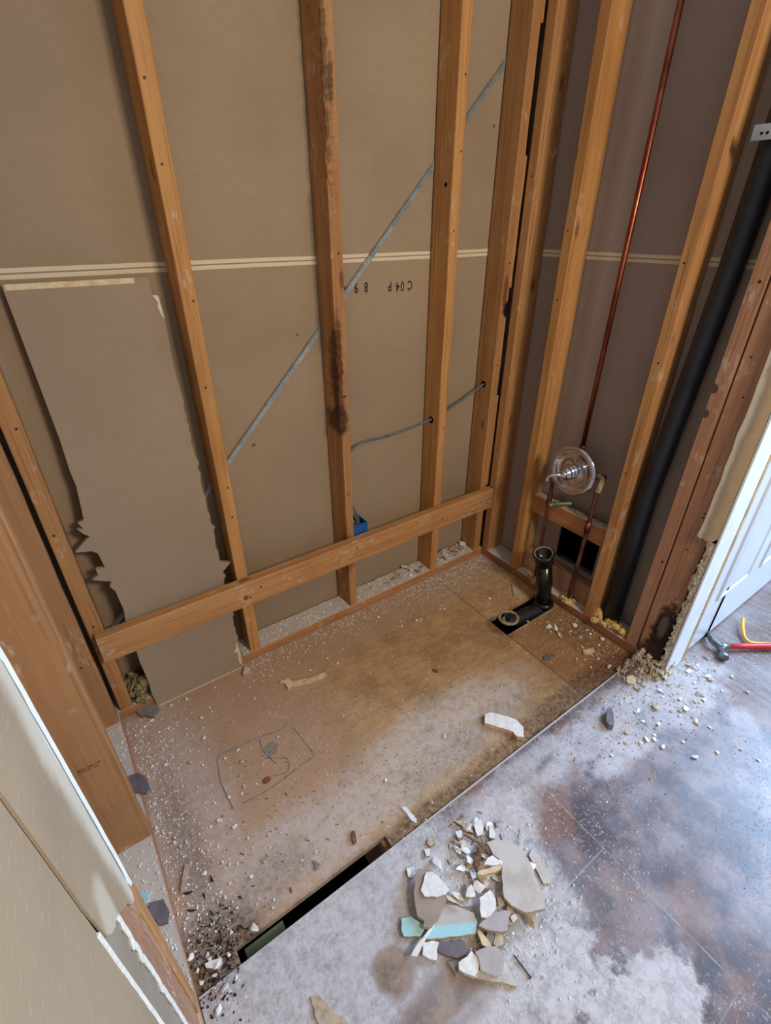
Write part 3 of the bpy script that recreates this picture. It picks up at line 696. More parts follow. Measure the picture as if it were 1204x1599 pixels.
# compound-coated layer over it
pts = [Vector((XF+0.0005, -1.033, 2.46))]+ragged((XF+0.0005, -1.033, 2.4), (XF+0.0005, -1.031, 0.850), 30, 0.001, (0, 1, 0))
pts += [Vector((XF+0.0005, y, z)) for y, z in [(-1.026, 0.838), (-1.014, 0.814), (-0.998, 0.792), (-0.985, 0.780), (-0.975, 0.765), (-0.960, 0.742), (-0.948, 0.722), (-0.936, 0.705), (-0.922, 0.672), (-0.908, 0.652)]]
pts += ragged((XF+0.0005, -0.896, 0.648), (XF+0.0005, -0.886, 2.4), 60, 0.0015, (0, 1, 0))+[Vector((XF+0.0005, -0.884, 2.46))]
bm = prism(pts, (0.0022, 0, 0)); o = obj('wall_left', bm, LFACE); tag(o, 'cream joint compound layer with a broken lower end on the near left wall', kind='structure')
ridge(-0.884, 0.655, 2.40, 0.0085, XF+0.0022, 0.007, step=0.02, mat=WHITEP, parent=o)
# a second torn layer at the picture edge
pts = [Vector((XF+0.0005, y, z)) for y, z in [(-1.30, 2.4), (-1.30, 1.10), (-1.12, 1.10), (-1.095, 1.095), (-1.085, 1.10), (-1.075, 1.112), (-1.060, 1.14), (-1.052, 1.19), (-1.046, 1.26), (-1.042, 1.4), (-1.04, 2.4)]]
o = obj('wall_left', prism(pts, (0.003, 0, 0)), simple('pale_yellow_paper', (206, 196, 160), 0.85, 0, 0.2, (190, 178, 140), 12)); tag(o, 'pale yellowish paper flap at the left picture edge', kind='structure')

# ------------------------------------------------------------------ right wall remnant, jamb and door
pts = [Vector((-0.001, y, z)) for y, z in [(-0.846, 0.566), (-0.856, 0.560), (-0.862, 0.566), (-0.872, 0.560), (-0.884, 0.562), (-0.892, 0.570), (-0.899, 0.580)]]
pts += [Vector((-0.001, -0.899, 2.46)), Vector((-0.001, -0.842, 2.46))]+ragged((-0.001, -0.846, 2.40), (-0.001, -0.850, 0.566), 40, 0.005, (0, 1, 0))
o = obj('wall_right', prism(pts, (-0.0125, 0, 0)), TAPE); tag(o, 'strip of wallboard with cream compound left at the end of the pipe wall', kind='structure')
pts = ragged((-0.001, -0.876, 0.56), (-0.001, -0.882, 0.06), 34, 0.012, (0, 1, 0))+[Vector((-0.001, -0.884, 0.05)), Vector((-0.001, -0.899, 0.02)), Vector((-0.001, -0.899, 0.56))]
o = obj('wall_right', prism(pts, (-0.010, 0, 0)), RUBBLE); tag(o, 'crumbling plaster edge beside the mouldy stud', kind='structure')
bm = bmesh.new()
zz = 0.04
while zz < 0.56:
    a = R()*0.010
    bmesh.ops.create_icosphere(bm, subdivisions=1, radius=0.0025+R()*0.0035, matrix=Matrix.Translation((-0.0105+R()*0.002, -0.882-a, zz)) @ Euler((R()*3, R()*3, R()*3)).to_matrix().to_4x4() @ Matrix.Diagonal((0.6, 1, 1.8, 1)))
    zz += 0.005
tag(obj('plaster_bits', bm, simple('crumbly_plaster', (204, 200, 184), 0.95, 0, 0.1, (140, 124, 104), 50), o), kind='stuff')
o = obj('trim_1', box_bm(-0.0125, 0.100, -0.907, -0.9005, 0.0125, 2.46, 0.0012), WHITEP); tag(o, 'white painted end of the pipe wall at the doorway', kind='structure')
o = obj('trim_2', box_bm(0.1005, 0.122, -0.909, -0.885, 0.0125, 2.46, 0.003), CASING); tag(o, 'tan unpainted line of the door stop', kind='structure')
# door
bm = bmesh.new()
X0, X1, YD, Z0, Z1 = 0.1235, 0.93, -0.897, 0.024, 2.05
box_bm(X0, X1, YD, YD+0.035, Z0, Z1, 0.002, bm)
o = obj('door_1', bm, DOORM); tag(o, 'white panelled door standing open beyond the end of the pipe wall', kind='structure')
for (xa, xb) in ((X0+0.11, X0+0.36), (X0+0.45, X0+0.70)):
    for (za, zb) in ((0.22, 0.86), (1.04, 1.62), (1.72, 1.93)):
        bm = bmesh.new()
        def fr(d0, y0, d1, y1):
            A = [(xa+d0, YD+y0, za+d0), (xb-d0, YD+y0, za+d0), (xb-d0, YD+y0, zb-d0), (xa+d0, YD+y0, zb-d0)]
            B = [(xa+d1, YD+y1, za+d1), (xb-d1, YD+y1, za+d1), (xb-d1, YD+y1, zb-d1), (xa+d1, YD+y1, zb-d1)]
            A = [bm.verts.new(p) for p in A]; B = [bm.verts.new(p) for p in B]
            for k in range(4): bm.faces.new((A[k], A[(k+1) % 4], B[(k+1) % 4], B[k]))
            return B
        fr(0, -0.0003, 0.006, -0.006); fr(0.006, -0.006, 0.014, -0.006); fr(0.014, -0.006, 0.024, -0.0012); B = fr(0.024, -0.0012, 0.05, -0.005); bm.faces.new(B)
        obj('door_panel', bm, DOORM, o)

# ------------------------------------------------------------------ board in the floor gap, rubble, foam
o = obj('board_in_gap', lumber(-1.485, -1.393, -0.800, -0.767, -0.045, -0.028, 'x', bev=0.001), GREEN); tag(o, 'olive green painted board end down in the narrow floor gap', 'board')
o = obj('floor_joist', lumber(-1.112, -1.075, -0.95, -0.65, -0.25, -0.0185, 'y'), W_PINK); tag(o, 'joist side showing at the right end of the floor gap', 'joist')

def blobby(name, pts, mat, label, cat, rough=0.35, seed=1, kind=None, sub=2):
    rnd = random.Random(seed); bm = bmesh.new()
    for (c, rad, sc_) in pts:
        m4 = Matrix.Translation(c) @ Euler((rnd.random()*6, rnd.random()*6, rnd.random()*6)).to_matrix().to_4x4() @ Matrix.Diagonal(tuple(sc_)+(1,))
        ret = bmesh.ops.create_icosphere(bm, subdivisions=sub, radius=rad, matrix=m4)
        for v in ret['verts']: v.co += Vector((rnd.random()-.5, rnd.random()-.5, rnd.random()-.5))*rad*rough
    for v in bm.verts: v.co.z = max(v.co.z, 0.0006 if v.co.y > -0.8 else 0.0125)
    o = obj(name, bm, mat, None, False); tag(o, label, cat, kind=kind); return o
def cl(c, n, spread, r0, r1, seed, sq=(1, 1, 0.7)):
    rnd = random.Random(seed)
    return [((c[0]+(rnd.random()-.5)*spread[0], c[1]+(rnd.random()-.5)*spread[1], c[2]+(rnd.random()-.5)*spread[2]), r0+(r1-r0)*rnd.random(), sq) for _ in range(n)]
blobby('spray_foam', cl((0.018, -0.665, 0.052), 40, (0.045, 0.13, 0.035), 0.008, 0.016, 3), FOAM, 'yellow foam lumps round the foot of the vent pipe', 'foam', seed=3)
blobby('spray_foam', cl((0.012, -0.481, 0.046), 24, (0.040, 0.050, 0.010), 0.007, 0.011, 4), FOAM, 'ring of yellow foam round the right copper line at the plate', 'foam', seed=4)
blobby('spray_foam', cl((0.010, -0.305, 0.045), 12, (0.03, 0.06, 0.02), 0.006, 0.012, 5), FOAM, 'yellow foam wad on the plate behind the drain standpipe', 'foam', seed=5)
blobby('insulation_tuft', cl((-1.520, 0.035, 0.065), 40, (0.05, 0.08, 0.08), 0.008, 0.018, 6), WOOL, 'tuft of old tan insulation between the leftmost stud and the loose panel', 'insulation', 0.8, seed=6)
blobby('mortar_rubble', cl((-0.005, -0.862, 0.026), 150, (0.09, 0.11, 0.045), 0.004, 0.011, 8), RUBBLE, 'heap of crumbled mortar at the foot of the mouldy stud', 'rubble', 0.9, seed=8, kind='stuff')
blobby('mortar_rubble', cl((-0.07, -0.845, 0.012), 70, (0.15, 0.10, 0.008), 0.003, 0.008, 9), RUBBLE, 'low scatter of mortar crumbs spilling from the mouldy stud over the floor edge', 'rubble', 0.9, seed=9, kind='stuff')

# curled dried compound strips on the plates
def flake(name, poly, z, th, mat, label, cat='plaster piece', group=None, tilt=(0, 0), edge=None, bevel=0.0008, parent=None):
    cx = sum(p[0] for p in poly)/len(poly); cy = sum(p[1] for p in poly)/len(poly)
    bm = bmesh.new(); n = len(poly); off = Vector((0, 0, 0))
    P2 = []
    for i in range(n):                      # subdivide the outline and roughen it
        a, b = poly[i], poly[(i+1) % n]; L = math.dist(a, b); k = max(1, int(L/0.009))
        for j in range(k):
            t = j/k; jx = (R()-.5)*0.0030 if j else 0; jy = (R()-.5)*0.0030 if j else 0
            P2.append((a[0]+(b[0]-a[0])*t+jx, a[1]+(b[1]-a[1])*t+jy))
    f = lambda x, y: z+tilt[0]*(x-cx)+tilt[1]*(y-cy)
    T_ = [bm.verts.new((x, y, f(x, y)+th)) for x, y in P2]; Bt = [bm.verts.new((x+(x-cx)*0.015, y+(y-cy)*0.015, f(x, y))) for x, y in P2]
    bm.faces.new(T_); bm.faces.new(list(reversed(Bt))); m_ = len(P2)
    for i in range(m_): bm.faces.new((T_[i], T_[(i+1) % m_], Bt[(i+1) % m_], Bt[i]))
    o = obj(name, bm, mat, parent)
    if parent is None: tag(o, label, cat, group)
    elif label: o['label'] = label
    if edge:
        o.data.materials.append(edge)
        for p in o.data.polygons:
            if len(p.vertices) == 4 and abs(p.normal.z) < 0.8: p.material_index = 1
    return o
CHIPG2 = simple('tan_grey_paper', (168, 152, 140), 0.9, 0, 0.15, (156, 140, 130), 30)
SLATE = simple('slate_grey_paper', (122, 116, 122), 0.9, 0, 0.15, (108, 102, 108), 40)
LILAC = simple('pale_grey_paper', (186, 178, 178), 0.9, 0, 0.15, (172, 162, 162), 30)
def dustp():
    m = Mat('dust_covered_board', 0.92, 0, 0.1); n = m.noise(16, detail=5); f = m.noise(150, detail=4, rough=0.7)
    c = m.mix(m.mr(n, 0.4, 0.65), S(200, 194, 188), S(184, 174, 166)); c = m.mix(m.mr(f, 0.55, 0.7, 0, 0.6), c, S(214, 210, 206))
    return m.out(c, f, 0.3, 0.002)
DUSTP = dustp()
def tealb():
    m = Mat('teal_edged_board', 0.8, 0, 0.2); n = m.noise(40, detail=5)
    y = m.xyz()[1]; x = m.xyz()[0]
    # painted margin runs along the front edge of the slab
    d = m.math('ADD', m.math('MULTIPLY', m.math('ADD', x, 1.151), 0.491), m.math('MULTIPLY', m.math('ADD', y, 1.002), 0.871))
    e = m.math('ADD', m.math('SUBTRACT', d, 0.019), m.math('MULTIPLY', m.math('SUBTRACT', n, 0.5), 0.008))
    c = m.mix(m.mr(e, 0.004, -0.002), S(190, 184, 180), S(166, 212, 220))
    return m.out(c, n, 0.2, 0.001)
TEALB = tealb()
PILE = [
  ('wallboard_piece', 'big pale dusty wallboard slab on the right side of the rubble pile', DUSTP, CHIPT, 0.0280, 0.0110, [(-0.911, -0.940), (-0.887, -0.950), (-0.869, -0.966), (-0.850, -0.996), (-0.855, -1.014), (-0.859, -1.041), (-0.872, -1.068), (-0.885, -1.098), (-0.900, -1.115), (-0.921, -1.105), (-0.942, -1.096), (-0.950, -1.084), (-0.959, -1.068), (-0.961, -1.047), (-0.953, -1.035), (-0.936, -1.016), (-0.917, -1.000), (-0.912, -0.985), (-0.917, -0.969), (-0.912, -0.952)]),
  ('wallboard_piece', 'tan jagged wallboard slab on the left side of the rubble pile', CHIPG2, CHIPT, 0.0300, 0.0100, [(-1.090, -0.887), (-1.080, -0.893), (-1.071, -0.921), (-1.069, -0.973), (-1.083, -0.978), (-1.104, -0.989), (-1.133, -0.995), (-1.148, -0.983), (-1.139, -0.975), (-1.146, -0.961), (-1.137, -0.940), (-1.124, -0.919)]),
  ('plaster_piece', 'fan-shaped white paper scrap on top of the tan jagged slab', CHIP, CHIP, 0.0415, 0.0040, [(-1.111, -0.927), (-1.078, -0.907), (-1.066, -0.914), (-1.058, -0.937), (-1.057, -0.965), (-1.069, -0.966), (-1.089, -0.959), (-1.111, -0.942)]),
  ('wallboard_piece', 'teal-edged wallboard slab at the front left of the rubble pile', TEALB, CREAM, 0.0160, 0.0120, [(-1.078, -0.976), (-1.053, -0.997), (-1.036, -1.026), (-1.040, -1.043), (-1.057, -1.055), (-1.091, -1.038), (-1.151, -1.002), (-1.151, -0.993), (-1.130, -0.987), (-1.104, -0.984)]),
  ('wallboard_piece', 'small teal wallboard corner at the far left of the rubble pile', TEAL, CHIPT, 0.0160, 0.0100, [(-1.174, -0.939), (-1.155, -0.950), (-1.141, -0.976), (-1.147, -0.986), (-1.161, -0.989), (-1.190, -0.968), (-1.187, -0.955)]),
  ('plaster_strip', 'narrow white paper strip lying across the two teal pieces', CHIP, CHIP, 0.0340, 0.0030, [(-1.129, -0.990), (-1.124, -0.995), (-1.162, -1.004), (-1.190, -1.014), (-1.199, -1.006), (-1.173, -0.998)]),
  ('wallboard_piece', 'dark grey rounded wallboard shard below the teal slab', SLATE, CHIPG, 0.0140, 0.0100, [(-1.129, -1.019), (-1.111, -1.035), (-1.086, -1.047), (-1.089, -1.062), (-1.098, -1.068), (-1.119, -1.062), (-1.132, -1.049), (-1.142, -1.035), (-1.145, -1.024)]),
  ('plaster_piece', 'small white block left of the dark grey rounded shard', CHIP, CHIP, 0.0140, 0.0120, [(-1.163, -1.000), (-1.144, -1.010), (-1.133, -1.020), (-1.145, -1.027), (-1.157, -1.041), (-1.168, -1.030), (-1.176, -1.016)]),
  ('plaster_piece', 'white crinkled block right of the dark grey rounded shard', CHIP, CHIP, 0.0160, 0.0130, [(-1.122, -1.071), (-1.101, -1.074), (-1.087, -1.072), (-1.085, -1.086), (-1.086, -1.098), (-1.100, -1.105), (-1.111, -1.106), (-1.124, -1.090), (-1.129, -1.079)]),
  ('wallboard_piece', 'violet grey slab at the front right of the rubble pile', LILAC, CHIP, 0.0240, 0.0100, [(-1.082, -1.079), (-1.058, -1.087), (-1.040, -1.098), (-1.034, -1.112), (-1.042, -1.124), (-1.059, -1.135), (-1.076, -1.129), (-1.087, -1.117), (-1.093, -1.106), (-1.085, -1.094)]),
  ('wallboard_piece', 'pale triangular slab sliding out under the violet grey slab', DUSTP, CREAM, 0.0135, 0.0090, [(-1.130, -1.079), (-1.111, -1.105), (-1.093, -1.123), (-1.069, -1.144), (-1.048, -1.166), (-1.043, -1.144), (-1.040, -1.125), (-1.040, -1.118), (-1.079, -1.110), (-1.103, -1.096)]),
  ('wallboard_piece', 'lilac wallboard square in the middle of the rubble pile', LILAC, CHIPT, 0.0260, 0.0100, [(-1.045, -1.050), (-1.022, -1.051), (-1.000, -1.054), (-0.976, -1.065), (-0.967, -1.074), (-0.986, -1.084), (-1.000, -1.093), (-1.021, -1.080), (-1.034, -1.068)]),
  ('plaster_piece', 'crumpled white paper face above the lilac square', CHIP, CREAM, 0.0300, 0.0090, [(-1.008, -1.015), (-0.989, -1.017), (-0.977, -1.018), (-0.980, -1.039), (-0.992, -1.051), (-1.004, -1.053), (-1.022, -1.051), (-1.030, -1.044), (-1.023, -1.031)]),
  ('plaster_piece', 'white wedge near the centre top of the rubble pile', CHIP, CREAM, 0.0260, 0.0100, [(-1.031, -0.994), (-1.017, -0.984), (-1.004, -0.984), (-1.005, -0.997), (-1.013, -1.007), (-1.024, -1.002)]),
  ('wood_splinter', 'flat brown wood splinter standing among the upper flakes', CHIPW, CHIPW, 0.0280, 0.0100, [(-0.933, -0.939), (-0.927, -0.944), (-0.957, -0.967), (-0.970, -0.967), (-0.971, -0.962), (-0.949, -0.948)]),
  ('plaster_strip', 'thick cream stick lying beside the big pale slab', CREAM, CREAM, 0.0400, 0.0100, [(-0.980, -0.978), (-0.972, -0.978), (-0.942, -0.990), (-0.921, -1.001), (-0.927, -1.005), (-0.947, -1.001), (-0.973, -0.990), (-0.982, -0.983)]),
  ('plaster_piece', 'white curved flake above the thick cream stick', CHIP, CHIP, 0.0360, 0.0060, [(-0.953, -0.972), (-0.935, -0.968), (-0.921, -0.971), (-0.917, -0.985), (-0.910, -0.994), (-0.917, -0.998), (-0.937, -0.987)]),
  ('wood_splinter', 'pink peeled wood sliver pointing at the lilac square', CREAM, CHIPW, 0.0360, 0.0050, [(-1.070, -0.967), (-1.065, -0.972), (-1.049, -1.006), (-1.053, -1.006), (-1.071, -0.977)]),
  ('wallboard_piece', 'small brown cardboard triangle in front of the rubble pile', CHIPG, CHIPT, 0.0130, 0.0030, [(-1.138, -1.053), (-1.123, -1.059), (-1.117, -1.067), (-1.128, -1.076), (-1.140, -1.081), (-1.138, -1.069)]),
  ('wallboard_piece', 'dusty grey flat under the pink sliver', CHIPG, CHIPG, 0.0135, 0.0060, [(-1.076, -0.977), (-1.057, -0.975), (-1.043, -1.003), (-1.024, -1.014), (-1.034, -1.021), (-1.055, -1.000)]),
  ('plaster_piece', 'long pale flake curled below the lilac square', CREAM, CREAM, 0.0200, 0.0080, [(-1.053, -1.055), (-1.046, -1.056), (-1.043, -1.082), (-1.044, -1.090), (-1.053, -1.090), (-1.060, -1.077)]),
  ('plaster_piece', 'grey upright flake beside the curled pale flake', CHIPG, CHIP, 0.0180, 0.0100, [(-1.033, -1.068), (-1.022, -1.077), (-1.030, -1.084), (-1.041, -1.088), (-1.045, -1.075)]),
  ('plaster_piece', 'broad tan flake right of the grey upright flake', CHIPT, CHIP, 0.0160, 0.0100, [(-1.020, -1.078), (-1.007, -1.088), (-1.019, -1.102), (-1.035, -1.097), (-1.038, -1.090)]),
  ('plaster_piece', 'white flake at the very top of the rubble pile', CHIP, CHIPT, 0.0200, 0.0070, [(-0.894, -0.884), (-0.879, -0.890), (-0.885, -0.905), (-0.901, -0.919), (-0.914, -0.913), (-0.908, -0.898)]),
  ('plaster_piece', 'brown-backed curled flake left of the top white flake', CHIPT, CHIPW, 0.0180, 0.0070, [(-0.938, -0.850), (-0.922, -0.860), (-0.912, -0.892), (-0.917, -0.902), (-0.926, -0.889), (-0.930, -0.869)]),
  ('plaster_piece', 'small square flake on the upper left of the rubble pile', CHIP, CHIPT, 0.0180, 0.0100, [(-0.954, -0.873), (-0.937, -0.881), (-0.949, -0.894), (-0.958, -0.889)]),
  ('plaster_piece', 'slim upright flake on the upper right of the rubble pile', CHIP, CHIPT, 0.0180, 0.0080, [(-0.871, -0.911), (-0.867, -0.917), (-0.875, -0.940), (-0.883, -0.942), (-0.891, -0.933)]),
  ('plaster_piece', 'flat flake on the upper left slope of the rubble pile', CHIP, CHIPT, 0.0160, 0.0060, [(-0.957, -0.893), (-0.946, -0.901), (-0.948, -0.918), (-0.961, -0.926), (-0.968, -0.916)]),
  ('wood_splinter', 'long thin brown splinter crossing the upper rubble', CHIPW, CHIPW, 0.0320, 0.0040, [(-0.944, -0.894), (-0.939, -0.896), (-0.916, -0.946), (-0.920, -0.963), (-0.924, -0.962), (-0.928, -0.935)]),
  ('plaster_piece', 'small flake at the left edge of the rubble pile above the tan slab', CHIP, CHIPT, 0.0140, 0.0070, [(-1.104, -0.865), (-1.088, -0.873), (-1.093, -0.888), (-1.104, -0.890), (-1.112, -0.882)]),
  ('plaster_piece', 'pair-like pale flake between the pile and the floor edge', CHIPT, CHIPW, 0.0130, 0.0050, [(-1.017, -0.842), (-1.003, -0.847), (-1.011, -0.862), (-1.025, -0.861), (-1.028, -0.850)]),
  ('plaster_piece', 'pale sliver leaning upright near the floor edge', CHIP, CHIPT, 0.0130, 0.0060, [(-1.042, -0.856), (-1.030, -0.863), (-1.039, -0.876), (-1.048, -0.872)]),
  ('wallboard_piece', 'faint grey film slab to the right behind the big pale slab', DUSTP, CHIPT, 0.0140, 0.0050, [(-0.821, -1.012), (-0.816, -1.030), (-0.826, -1.053), (-0.827, -1.074), (-0.843, -1.087), (-0.856, -1.078), (-0.847, -1.047), (-0.837, -1.016)]),
]
LOOSE = [
  ('plaster_piece', 'curved white plaster shard lying across the subfloor near the vinyl edge', CHIP, CREAM, 0.0010, 0.0160, [(-0.635, -0.661), (-0.616, -0.666), (-0.585, -0.705), (-0.567, -0.738), (-0.570, -0.764), (-0.595, -0.789), (-0.610, -0.776), (-0.608, -0.756), (-0.625, -0.730), (-0.658, -0.685)]),
  ('plaster_strip', 'long bent cream strip on the subfloor below the ledger', CREAM, CREAM, 0.0010, 0.0100, [(-1.117, -0.159), (-1.088, -0.163), (-1.082, -0.181), (-1.033, -0.202), (-0.970, -0.211), (-0.970, -0.225), (-1.041, -0.216), (-1.092, -0.197), (-1.105, -0.201), (-1.104, -0.178)]),
  ('plaster_strip', 'long white sliver lying over the floor edge', CHIP, CHIP, 0.0130, 0.0040, [(-1.027, -0.741), (-1.016, -0.747), (-1.012, -0.788), (-1.019, -0.795), (-1.025, -0.783)]),
  ('cardboard_scrap', 'torn beige cardboard scrap on the vinyl at the bottom of the picture', CHIPT, CHIPT, 0.0130, 0.0030, [(-1.403, -0.935), (-1.388, -0.941), (-1.379, -0.972), (-1.361, -1.005), (-1.359, -1.026), (-1.405, -0.993), (-1.408, -0.964)]),
  ('wallboard_piece', 'rounded grey board scrap at the foot of the loose panel', CHIPG, CHIPG, 0.0010, 0.0120, [(-1.545, 0.028), (-1.523, 0.031), (-1.484, -0.002), (-1.486, -0.037), (-1.506, -0.053), (-1.542, -0.024), (-1.549, 0.001)]),
  ('wallboard_piece', 'grey board scrap lying over the left plate edge', SLATE, CHIPG, 0.0385, 0.0100, [(-1.606, -0.251), (-1.586, -0.253), (-1.570, -0.279), (-1.566, -0.323), (-1.580, -0.326), (-1.605, -0.304), (-1.612, -0.275)]),
  ('wallboard_piece', 'slate grey shard on the left plate near the end studs', SLATE, CHIPG, 0.0385, 0.0080, [(-1.633, -0.593), (-1.603, -0.604), (-1.598, -0.638), (-1.606, -0.654), (-1.623, -0.647), (-1.633, -0.618)]),
  ('wallboard_piece', 'small pale teal chip on the left plate near the end studs', TEAL, CHIP, 0.0385, 0.0050, [(-1.644, -0.555), (-1.627, -0.567), (-1.630, -0.585), (-1.640, -0.588)]),
  ('plaster_piece', 'pinkish white shard in the dark front left corner of the floor', CHIP, CHIPT, 0.0040, 0.0120, [(-1.563, -0.759), (-1.530, -0.769), (-1.532, -0.778), (-1.543, -0.783), (-1.563, -0.767)]),
  ('plaster_piece', 'triangular cream crumb below the right end of the loose panel', CREAM, CHIPT, 0.0010, 0.0140, [(-1.189, -0.026), (-1.179, -0.054), (-1.205, -0.060), (-1.210, -0.057)]),
  ('wood_splinter', 'pale fibrous lath splinter on the left end of the subfloor', CHIPT, CHIPT, 0.0020, 0.0050, [(-1.544, -0.537), (-1.534, -0.546), (-1.558, -0.584), (-1.569, -0.594), (-1.567, -0.581)]),
  ('cardboard_scrap', 'small dark scrap on the brown patch of subfloor', SLATE, SLATE, 0.0010, 0.0050, [(-0.281, -0.605), (-0.243, -0.609), (-0.235, -0.618), (-0.255, -0.630), (-0.287, -0.616)]),
  ('cardboard_scrap', 'tiny dark flake in the middle of the bare subfloor', CHIPW, CHIPW, 0.0010, 0.0030, [(-0.646, -0.412), (-0.632, -0.429), (-0.640, -0.437), (-0.651, -0.426)]),
  ('cardboard_scrap', 'small grey triangle scrap on the subfloor above the dark gap', CHIPG, CHIPG, 0.0010, 0.0040, [(-1.280, -0.711), (-1.270, -0.730), (-1.282, -0.736), (-1.285, -0.732)]),
  ('wood_splinter', 'short brown splinter at the subfloor edge above the dark gap', CHIPW, CHIPG, 0.0010, 0.0060, [(-1.165, -0.709), (-1.159, -0.715), (-1.169, -0.740), (-1.177, -0.740), (-1.175, -0.727)]),
  ('plaster_strip', 'bent tan paper strip on the subfloor beside the standpipe', CHIPT, CHIPT, 0.0010, 0.0050, [(-0.041, -0.223), (-0.059, -0.265), (-0.061, -0.300), (-0.080, -0.338), (-0.104, -0.331), (-0.109, -0.307), (-0.075, -0.269)]),
  ('metal_bracket', 'small dull metal clip standing on the vinyl near the doorway', SLATE, SLATE, 0.0130, 0.0220, [(-0.311, -0.881), (-0.293, -0.887), (-0.335, -0.921), (-0.349, -0.928), (-0.358, -0.919), (-0.354, -0.905)]),
  ('plaster_piece', 'pale flat flake on the brown patch of subfloor', CREAM, CHIPT, 0.0010, 0.0060, [(-0.136, -0.669), (-0.091, -0.682), (-0.102, -0.697), (-0.129, -0.697), (-0.146, -0.682)]),
  ('plaster_piece', 'pale round flake at the vinyl edge by the mortar rubble', CREAM, CHIPT, 0.0130, 0.0070, [(-0.131, -0.838), (-0.103, -0.845), (-0.107, -0.862), (-0.135, -0.869), (-0.148, -0.853)]),
]
CR_LEFT = [(-1.401,-0.042,0.0156),(-1.348,-0.116,0.0089),(-1.516,-0.06,0.0155),(-1.538,-0.07,0.0097),(-1.552,-0.087,0.009),(-1.305,-0.212,0.0086),(-1.396,-0.217,0.0122),(-1.438,-0.174,0.0087),(-1.495,-0.226,0.0085),(-1.456,-0.273,0.0144),(-1.481,-0.265,0.0072),(-1.552,-0.222,0.0122),(-1.397,-0.262,0.0078),(-1.428,-0.302,0.0065),(-1.327,-0.317,0.0107),(-1.33,-0.359,0.014),(-1.348,-0.397,0.015),(-1.351,-0.434,0.0091),(-1.364,-0.448,0.0079),(-1.397,-0.438,0.0085),(-1.367,-0.319,0.0071),(-1.517,-0.284,0.0072),(-1.572,-0.339,0.0117),(-1.435,-0.43,0.0063),(-1.439,-0.484,0.0145),(-1.465,-0.485,0.0078),(-1.412,-0.521,0.0133),(-1.432,-0.529,0.0061),(-1.394,-0.569,0.0082),(-1.414,-0.554,0.0055),(-1.463,-0.54,0.0055),(-1.209,-0.344,0.0059),(-1.471,-0.192,0.0056),(-1.344,-0.571,0.0038),(-1.449,-0.037,0.0104),(-1.308,-0.046,0.0072),(-1.213,-0.169,0.0069),(-1.583,-0.406,0.0092),(-1.488,-0.537,0.0055),(-1.58,0.012,0.0093),(-1.569,-0.085,0.0077),(-1.534,-0.238,0.0085),(-1.568,-0.239,0.0073),(-1.38,-0.643,0.0096),(-1.467,-0.585,0.0091),(-1.454,-0.599,0.0073),(-1.512,-0.583,0.0122),(-1.421,-0.657,0.0101),(-1.467,-0.64,0.0072),(-1.394,-0.732,0.007),(-1.505,-0.658,0.0083),(-1.471,-0.697,0.0083),(-1.402,-0.745,0.0052),(-1.431,-0.717,0.0053),(-1.554,-0.741,0.0082),(-1.396,-0.569,0.008),(-1.414,-0.555,0.0055),(-1.489,-0.54,0.0056),(-1.266,-0.697,0.006),(-1.398,-0.437,0.0077),(-1.537,-0.655,0.006),(-1.014,-0.65,0.01)]
CR_BACK = [(-1.045,-0.068,0.0108),(-1.028,-0.051,0.0083),(-1.214,-0.171,0.0094),(-1.137,-0.108,0.0081),(-0.909,-0.197,0.0113),(-0.928,-0.154,0.0098),(-0.655,-0.085,0.0158),(-0.647,-0.034,0.0107),(-0.605,-0.176,0.0112),(-0.539,-0.186,0.0114),(-0.53,-0.2,0.0096),(-0.417,-0.188,0.009),(-1.309,-0.212,0.0154),(-1.328,-0.319,0.0118),(-1.005,-0.168,0.0097),(-0.786,-0.639,0.0132),(-1.306,-0.048,0.0098),(-0.545,-0.152,0.0079),(-0.365,-0.049,0.0095),(-0.414,-0.109,0.0074)]
CR_RIGHT = [(-0.205,-0.259,0.0152),(-0.369,-0.051,0.0085),(-0.404,-0.199,0.0122),(-0.52,-0.193,0.0118),(-0.536,-0.189,0.011),(-0.026,-0.674,0.0181),(-0.061,-0.686,0.0122),(-0.072,-0.713,0.0121),(-0.119,-0.725,0.0119),(-0.177,-0.734,0.0116),(-0.123,-0.771,0.0173),(-0.163,-0.7,0.0086),(-0.185,-0.679,0.0078),(-0.127,-0.522,0.0147),(-0.18,-0.446,0.009),(-0.145,-0.395,0.0083),(-0.405,-0.177,0.0081),(-0.118,-0.495,0.0082),(-0.102,-0.52,0.0099),(-0.173,-0.521,0.0064)]
CR_VINYL = [(-0.114,-0.849,0.0171),(-0.102,-0.951,0.0111),(-0.238,-0.887,0.0106),(-0.213,-1.0,0.0137),(-0.259,-1.013,0.0104),(-0.212,-1.076,0.0093),(-0.112,-1.067,0.0167),(-0.092,-1.099,0.011),(-0.276,-1.05,0.017),(-0.232,-1.122,0.016),(-0.096,-1.189,0.0096),(-0.086,-1.234,0.011),(0.353,-0.922,0.0077),(-0.162,-1.153,0.0107),(-0.427,-0.979,0.0116),(0.04,-1.047,0.0088),(0.043,-0.985,0.0116),(0.085,-1.055,0.009)]

for i, (n_, l_, m_, e_, z_, th_, poly) in enumerate(PILE):
    flake(n_, poly, z_, th_, m_, l_, n_.replace('_', ' '), 'rubble pile on the vinyl', tilt=((R()-.5)*0.03, (R()-.5)*0.03), edge=e_)
for i, (n_, l_, m_, e_, z_, th_, poly) in enumerate(LOOSE):
    flake(n_, poly, z_, th_, m_, l_, n_.replace('_', ' '), None, edge=e_)
